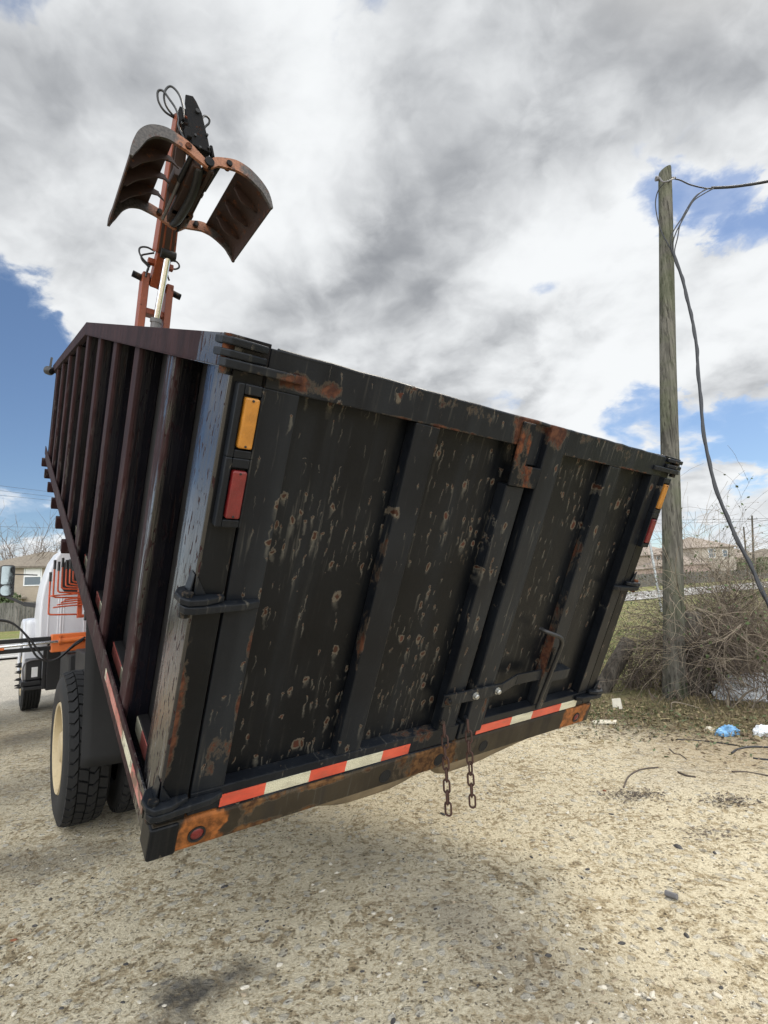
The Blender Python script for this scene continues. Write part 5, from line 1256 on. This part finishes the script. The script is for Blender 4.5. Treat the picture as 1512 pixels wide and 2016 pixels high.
def litter():
    white = plain('white_plastic', (0.72, 0.74, 0.76), 0.35, var=0.08); blue = plain('blue_plastic', (0.16, 0.36, 0.60), 0.3, var=0.3, scale=20); cream = plain('cream_rubbish', (0.62, 0.57, 0.46), 0.6, var=0.15)
    crumple('plastic_bag', gpt(1434, 1446), 0.105, 0.06, 0.085, blue, 1, 'crumpled light blue plastic bag at the edge of the lot', 'bag')
    crumple('plastic_bag', gpt(1505, 1447), 0.10, 0.06, 0.085, white, 2, 'crumpled white plastic bag at the right edge of the lot', 'bag')
    crumple('paper_cup', gpt(1397, 1438), 0.05, 0.035, 0.04, cream, 3, 'small crushed cream cup left of the blue bag', 'litter', 18)
    q = gpt(1217, 1397); mb = MB(); mb.add([(-0.06, 0.0, 0.0), (0.05, -0.02, 0.0), (0.055, 0.03, 0.125), (-0.045, 0.045, 0.115), (-0.06, 0.008, 0.0), (0.05, -0.012, 0.0), (0.055, 0.038, 0.125), (-0.045, 0.053, 0.115)], [(0, 1, 2, 3), (7, 6, 5, 4), (0, 4, 5, 1), (1, 5, 6, 2), (2, 6, 7, 3), (3, 7, 4, 0)])
    o = mb.build('cardboard_scrap', cream, bevel=0.003); o.location = q; tag(o, 'bent scrap of pale cardboard standing in the grass left of the pole', 'cardboard')
    q = gpt(1190, 1424); mb = MB(); mb.prism([(-0.14, -0.05), (0.10, -0.06), (0.15, 0.03), (-0.02, 0.07), (-0.12, 0.04)], 0.004, 0.022, 2); o = mb.build('board_scrap', cream); o.location = q; tag(o, 'flat pale scrap of board lying in the weeds', 'board')
    c = gpt(1490, 1400); c = Vector((c.x + 0.62, c.y + 0.80, gz(c.x + 0.62, c.y + 0.80)))
    crumple('plastic_sheet', c, 0.50, 0.36, 0.24, white, 7, 'heap of crumpled white plastic sheeting lying behind the brush', 'plastic sheet', 60, 1.0)
litter()

# ------------------------------------------------------------------ far side of the road
FENCEW = wood_mat('grey_fence_boards', (0.10, 0.095, 0.085), (0.20, 0.19, 0.17), (5, 5, 0.6))
def at_sn(s_, n_, dz=0.0):
    p = RD * s_ + RN * n_; return Vector((p.x, p.y, terrain(p.x, p.y) + dz))
def fence(s0, s1, n_, h, label):
    c = at_sn(s0, n_); root = empty('board_fence', c, 0, label, 'fence')
    g = random.Random(int(s0)); mb = MB(); bw = 0.145 if s1 - s0 < 90 else 0.29
    k = int((s1 - s0) / bw)
    for i in range(k):
        s_ = s0 + i * bw; p = at_sn(s_, n_) - c; hh = h + g.uniform(-0.025, 0.02); q = RN * g.uniform(-0.006, 0.006); a, b_ = RD * (bw * 0.955), RN * 0.02
        vs = [p + q, p + q + a, p + q + a + b_, p + q + b_]; mb.add(vs + [v + Vector((0, 0, hh)) for v in vs], [(0, 1, 2, 3)[::-1], (4, 5, 6, 7), (0, 1, 5, 4), (1, 2, 6, 5), (2, 3, 7, 6), (3, 0, 4, 7)])
    mb.build('boards', FENCEW, root)
    mb = MB(); i = 0
    while s0 + i * 2.4 < s1:
        p = at_sn(s0 + i * 2.4, n_ + 0.07) - c; mb.box((p.x - 0.05, p.y - 0.05, p.z), (p.x + 0.05, p.y + 0.05, p.z + h - 0.1)); i += 1
    for z in (0.3, h - 0.35): 
        a = at_sn(s0, n_ + 0.04) - c + Vector((0, 0, z)); b_ = at_sn(s1, n_ + 0.04) - c + Vector((0, 0, z)); mb.bar(a, b_, 0.04, 0.09)
    mb.build('posts_and_rails', FENCEW, root)
fence(-40, 34, 40.2, 1.75, 'grey wooden board fence across the road, behind the truck cab')
fence(34.5, 190, 40.2, 1.8, 'long grey wooden board fence across the road, beyond the utility pole')

def siding(name, rgb):
    m, t, b = new_mat(name); c = obj_co(t); x, y, z = t.sep(c)
    lap = t.m('FRACT', t.m('MULTIPLY', z, 5.0)); n = t.noise(c, 3, 4)
    base = t.mix(t.ss(n, 0.3, 0.7), tuple(k * 0.9 for k in rgb), rgb)
    base = t.mix(t.m('MULTIPLY', t.ss(lap, 0.10, 0.0), 0.5), base, tuple(k * 0.5 for k in rgb))
    fin(t, b, base, 0.8, 0.0, lap, 0.02, 0.6); return m
def shingle(name, rgb):
    m, t, b = new_mat(name); c = obj_co(t)
    br = t.new('ShaderNodeTexBrick'); t.put(br.inputs['Vector'], t.scl(c, (1, 1, 1))); br.inputs['Scale'].default_value = 3.0
    n = t.noise(c, 6, 5); base = t.mix(t.ss(n, 0.3, 0.7), tuple(k * 0.75 for k in rgb), tuple(k * 1.2 for k in rgb))
    fin(t, b, base, 0.9, 0.0, n, 0.01, 0.5); return m
def house(px, dist, rz, w_, d_, h, roof_h, wall, roof, label, wins=(), group='houses across the road', garage=None, over=0.45, ridge=0.35):
    r = ray(px, 1130); a = math.atan2(r.x, r.y); x, y = dist * math.sin(a), dist * math.cos(a)
    c = Vector((x, y, terrain(x, y))); root = empty('house', c, R(rz), label, 'house', group)
    mb = MB(); mb.box((-w_ / 2, -d_ / 2, -0.5), (w_ / 2, d_ / 2, h)); wl = mb.build('wall', wall, root)
    X, Y = w_ / 2 + over, d_ / 2 + over; rx = max(0.3, X - Y) if X > Y else 0.3
    mb = MB(); mb.add([(-X, -Y, h), (X, -Y, h), (X, Y, h), (-X, Y, h), (-rx, 0, h + roof_h), (rx, 0, h + roof_h), (-X, -Y, h - 0.18), (X, -Y, h - 0.18), (X, Y, h - 0.18), (-X, Y, h - 0.18)],
        [(0, 1, 5, 4), (2, 3, 4, 5), (1, 2, 5), (3, 0, 4), (0, 6, 7, 1), (1, 7, 8, 2), (2, 8, 9, 3), (3, 9, 6, 0), (6, 9, 8, 7)])
    mb.build('roof', roof, root)
    fm = MAT['white_trim']
    for (face, u, z, ww, hh, shade) in wins:
        f = MB(); g_ = MB(); s2 = MB()
        def bx(m_, u0, u1, z0, z1, o0, o1):
            if face == 0: m_.box((u0, -d_ / 2 - o1, z0), (u1, -d_ / 2 - o0, z1))
            elif face == 1: m_.box((w_ / 2 + o0, u0, z0), (w_ / 2 + o1, u1, z1))
            else: m_.box((-w_ / 2 - o1, u0, z0), (-w_ / 2 - o0, u1, z1))
        e = 0.09
        bx(f, u - ww / 2 - e, u - ww / 2, z - e, z + hh + e, 0, 0.06); bx(f, u + ww / 2, u + ww / 2 + e, z - e, z + hh + e, 0, 0.06); bx(f, u - ww / 2, u + ww / 2, z - e, z, 0, 0.06); bx(f, u - ww / 2, u + ww / 2, z + hh, z + hh + e, 0, 0.06); bx(f, u - ww / 2, u + ww / 2, z + hh / 2 - 0.03, z + hh / 2 + 0.03, 0.022, 0.05)
        wo = f.build('window_frame', fm, root)
        bx(g_, u - ww / 2, u + ww / 2, z, z + hh, 0.005, 0.02); g_.build('window_pane', MAT['house_glass'], wo)
        if shade: bx(s2, u - ww / 2 + 0.02, u + ww / 2 - 0.02, z + hh * 0.52, z + hh - 0.01, 0.021, 0.03); s2.build('window_blind', fm, wo)
    if garage:
        gx, gy, gw, gd, gh, gr = garage
        m2 = MB(); m2.box((gx - gw / 2, gy - gd / 2, -0.5), (gx + gw / 2, gy + gd / 2, gh)); m2.build('garage_wing', MAT['brick_pink'], root)
        m3 = MB(); X, Y = gw / 2 + 0.35, gd / 2 + 0.35
        m3.add([(gx - X, gy - Y, gh), (gx + X, gy - Y, gh), (gx + X, gy + Y, gh), (gx - X, gy + Y, gh), (gx - 0.4, gy, gh + gr), (gx + 0.4, gy, gh + gr), (gx - X, gy - Y, gh - 0.15), (gx + X, gy - Y, gh - 0.15), (gx + X, gy + Y, gh - 0.15), (gx - X, gy + Y, gh - 0.15)],
            [(0, 1, 5, 4), (2, 3, 4, 5), (1, 2, 5), (3, 0, 4), (0, 6, 7, 1), (1, 7, 8, 2), (2, 8, 9, 3), (3, 9, 6, 0), (6, 9, 8, 7)]); m3.build('garage_roof', roof, root)
    return root
MAT['white_trim'] = plain('white_window_trim', (0.75, 0.75, 0.73), 0.5, var=0.05); MAT['house_glass'] = plain('house_window_glass', (0.10, 0.13, 0.15), 0.12, var=0.1, bump=0.0)
MAT['brick_pink'] = plain('pinkish_brick', (0.40, 0.30, 0.26), 0.85, var=0.15, scale=8)
beige = siding('beige_siding', (0.40, 0.335, 0.26)); beige2 = siding('pale_beige_siding', (0.44, 0.385, 0.32)); pinkb = siding('pink_beige_siding', (0.42, 0.34, 0.28))
roofb = shingle('brown_grey_shingle', (0.17, 0.145, 0.115)); roofp = shingle('pink_brown_shingle', (0.26, 0.215, 0.18))
house(120, 62, 34.9, 12.5, 9, 5.1, 1.7, beige, roofb, 'two-storey beige house behind the truck cab with a brown hip roof', ((0, -2.4, 3.4, 1.2, 1.5, True), (0, 1.5, 3.4, 1.2, 1.5, True), (0, 4.6, 3.4, 1.1, 1.5, True)), garage=(-4.9, -4.9, 3.6, 3.0, 2.3, 0.9))
house(1368, 118, 10, 8.6, 11, 6.3, 2.4, beige2, roofp, 'two-storey pale beige house right of the utility pole above the fence', ((0, -0.6, 4.4, 1.3, 1.5, False), (0, 2.2, 4.4, 0.9, 1.2, False)), garage=(-6.5, -4.5, 7, 6, 3.2, 1.8))
house(1276, 120, 25, 10, 9, 5.6, 2.3, pinkb, roofp, 'pinkish house just left of the utility pole, partly behind the truck bed', ((0, -2.2, 3.9, 1.0, 1.4, False),), garage=(-3.5, -5.5, 8, 6, 2.9, 1.7))
house(1440, 150, 20, 13, 10, 4.8, 2.6, pinkb, roofp, 'lower pinkish house farther along behind the brush', ())
house(1515, 150, 35, 14, 10, 4.4, 2.2, beige2, roofb, 'low beige house at the right edge behind the brush', ())

def street_things():
    galv = plain('galvanised_post', (0.42, 0.44, 0.46), 0.45, 0.6)
    b_ = gpt(1301, 1185); b_ = at_y(1301, 1190, 24.0); b_.z = terrain(b_.x, b_.y); t_ = at_y(1279.5, 1068, 24.0)
    mb = MB(); mb.tube([b_, t_], [0.055, 0.05], 10); tag(mb.build('metal_post', galv, smooth=50), 'thin grey metal post leaning left beside the utility pole', 'post')
    wood = wood_mat('distant_pole_wood', (0.07, 0.06, 0.05), (0.13, 0.115, 0.095))
    for (x0, y0, x1, y1, d, lab, arm) in ((1485.5, 1150, 1480.5, 1015, 78, 'distant straight power pole with a crossarm at right', True), (1474, 1150, 1464, 1037, 92, 'distant leaning power pole left of the straight one', False)):
        t_ = at_y(x1, y1, d); b_ = at_y(x0, y0, d); b_.z = terrain(b_.x, b_.y); mb = MB(); root = empty('power_pole', b_, 0, lab, 'pole', 'distant power poles')
        mb.tube([Vector((0, 0, -0.3)), t_ - b_], [0.17, 0.12], 10); mb.build('pole_shaft', wood, root, smooth=50)
        if arm:
            q = MB(); p = t_ - b_ - Vector((0, 0, 0.55)); q.bar(p - Vector((0.75, 0, 0)), p + Vector((0.75, 0, 0)), 0.10, 0.12); q.build('crossarm', wood, root)
            q = MB()
            for dx in (-0.65, 0.0, 0.65): q.cyl(p + Vector((dx, 0, 0.05)), p + Vector((dx, 0, 0.28)), 0.05, 8)
            q.build('insulator', galv, root)
    # far power lines
    def line(name, a, b_, sag, r_, lab):
        pts = []
        for i in range(25):
            f = i / 24; p = a.lerp(b_, f); p.z -= sag * 4 * f * (1 - f); pts.append(p)
        mb = MB(); mb.tube(pts, r_, 5); tag(mb.build(name, CABLE), lab, 'cable', 'distant power lines')
    for i, (ya, yb, lab) in enumerate(((949, 972, 'highest thin power line in the blue sky left of the truck'), (959, 981, 'second thin power line from the top left of the truck'), (969, 988, 'third thin power line left of the truck'), (1035, 1040, 'lowest thin power line left of the truck'))):
        a, b_ = at_y(-60, ya, 46), at_y(130, yb, 60); d = b_ - a; line('power_line', a - d * 1.2, b_ + d * 1.5, 0.0, 0.014, lab)
    for (p, q, lab) in (((1337, 1021), (1512, 1017), 'upper thin power line above the distant houses'), ((1337, 1027), (1512, 1021), 'lower thin power line above the distant houses'), ((1409, 1096), (1512, 1080), 'thin line falling from the distant poles to the pale house')):
        a, b_ = at_y(*p, 84), at_y(*q, 76); d = b_ - a; line('power_line', a - d * (0.6 if p[1] < 1050 else 0.0), b_ + d * 0.8, 0.3, 0.022, lab)
    # bare trees behind the left house, evergreen clumps far off
    g = random.Random(33)
    for (px, d, h, lab) in ((22, 62, 9.0, 'bare winter tree behind the left house, seen above its roof'), (66, 66, 9.4, 'bare winter tree right behind the roof ridge of the left house')):
        r = ray(px, 1130); a = math.atan2(r.x, r.y); x, y = d * math.sin(a), d * math.cos(a); c = Vector((x, y, terrain(x, y))); root = empty('bare_tree', c, 0, lab, 'tree', 'bare trees beyond the fence')
        mb = MB(); mb.tube([Vector((0, 0, -0.3)), Vector((0.1, 0, 1.5)), Vector((0.1, 0.1, 3.2))], [0.22, 0.17, 0.12], 8); mb.build('trunk', TWIG[0], root, smooth=60)
        mb = MB(); tips = []
        for i in range(46): twig(mb, Vector((0.1, 0.1, g.uniform(1.6, 3.2))), Vector((g.uniform(-1, 1), g.uniform(-1, 1), g.uniform(0.8, 2.0))), h * g.uniform(0.45, 0.72), 0.05, g, 2, 0.02, tips, 0.22) if False else None
        for i in range(26):
            p = Vector((0.1, 0.1, g.uniform(1.6, 3.2))); d_ = Vector((g.uniform(-1, 1), g.uniform(-1, 1), g.uniform(0.9, 2.2))).normalized(); L_ = (h - p.z) * g.uniform(0.7, 1.1) / max(0.75, d_.z)
            pts = [p]; q = p.copy(); dd = d_.copy()
            for k in range(10):
                dd = (dd + rdir(g) * 0.22).normalized(); q = q + dd * L_ / 10; pts.append(q.copy())
                if k > 2:
                    for _ in range(2):
                        e = (dd + rdir(g) * 0.9).normalized(); l2 = L_ * g.uniform(0.12, 0.28); m_ = q + e * l2 * 0.5 + rdir(g) * l2 * 0.1
                        mb.tube([q, m_, q + e * l2 + rdir(g) * l2 * 0.12], [0.016, 0.012, 0.005], 3, caps=False)
            mb.tube(pts, [0.06 * (1 - 0.085 * k) for k in range(11)], 4, caps=False)
        mb.build('branches', TWIG[0], root)
    for (px, d, h, w_, sd_, lab) in ((8, 44, 3.2, 2.2, 1, 'dark green bush behind the left fence below the mirror'), (1460, 120, 4.5, 6, 2, 'dark evergreen tree far behind the brush'), (1500, 110, 4.2, 5, 3, 'dark evergreen tree at the right edge far away')):
        r = ray(px, 1130); a = math.atan2(r.x, r.y); x, y = d * math.sin(a), d * math.cos(a); c = Vector((x, y, terrain(x, y))); gg = random.Random(sd_); root = empty('evergreen_tree', c, 0, lab, 'tree', 'evergreens beyond the fence')
        mb = MB(); mb.tube([Vector((0, 0, -0.2)), Vector((0, 0, h * 0.6))], [0.15, 0.06], 8); mb.build('trunk', TWIG[2], root)
        mb = MB()
        for i in range(2600):
            p = rdir(gg) * (gg.random() ** 0.4); k = 0.75 + 0.5 * noise.noise(p * 2 + Vector((sd_, 0, 0))); p = Vector((p.x * w_ / 2 * k, p.y * w_ / 2 * k, h * 0.55 + p.z * h * 0.45 * k)); s_ = gg.uniform(0.06, 0.16); a_, b_ = rdir(gg) * s_, rdir(gg) * s_
            mb.add([p, p + a_, p + a_ + b_, p + b_], [(0, 1, 2, 3)])
        mb.build('crown', LEAF[0], root)
street_things()
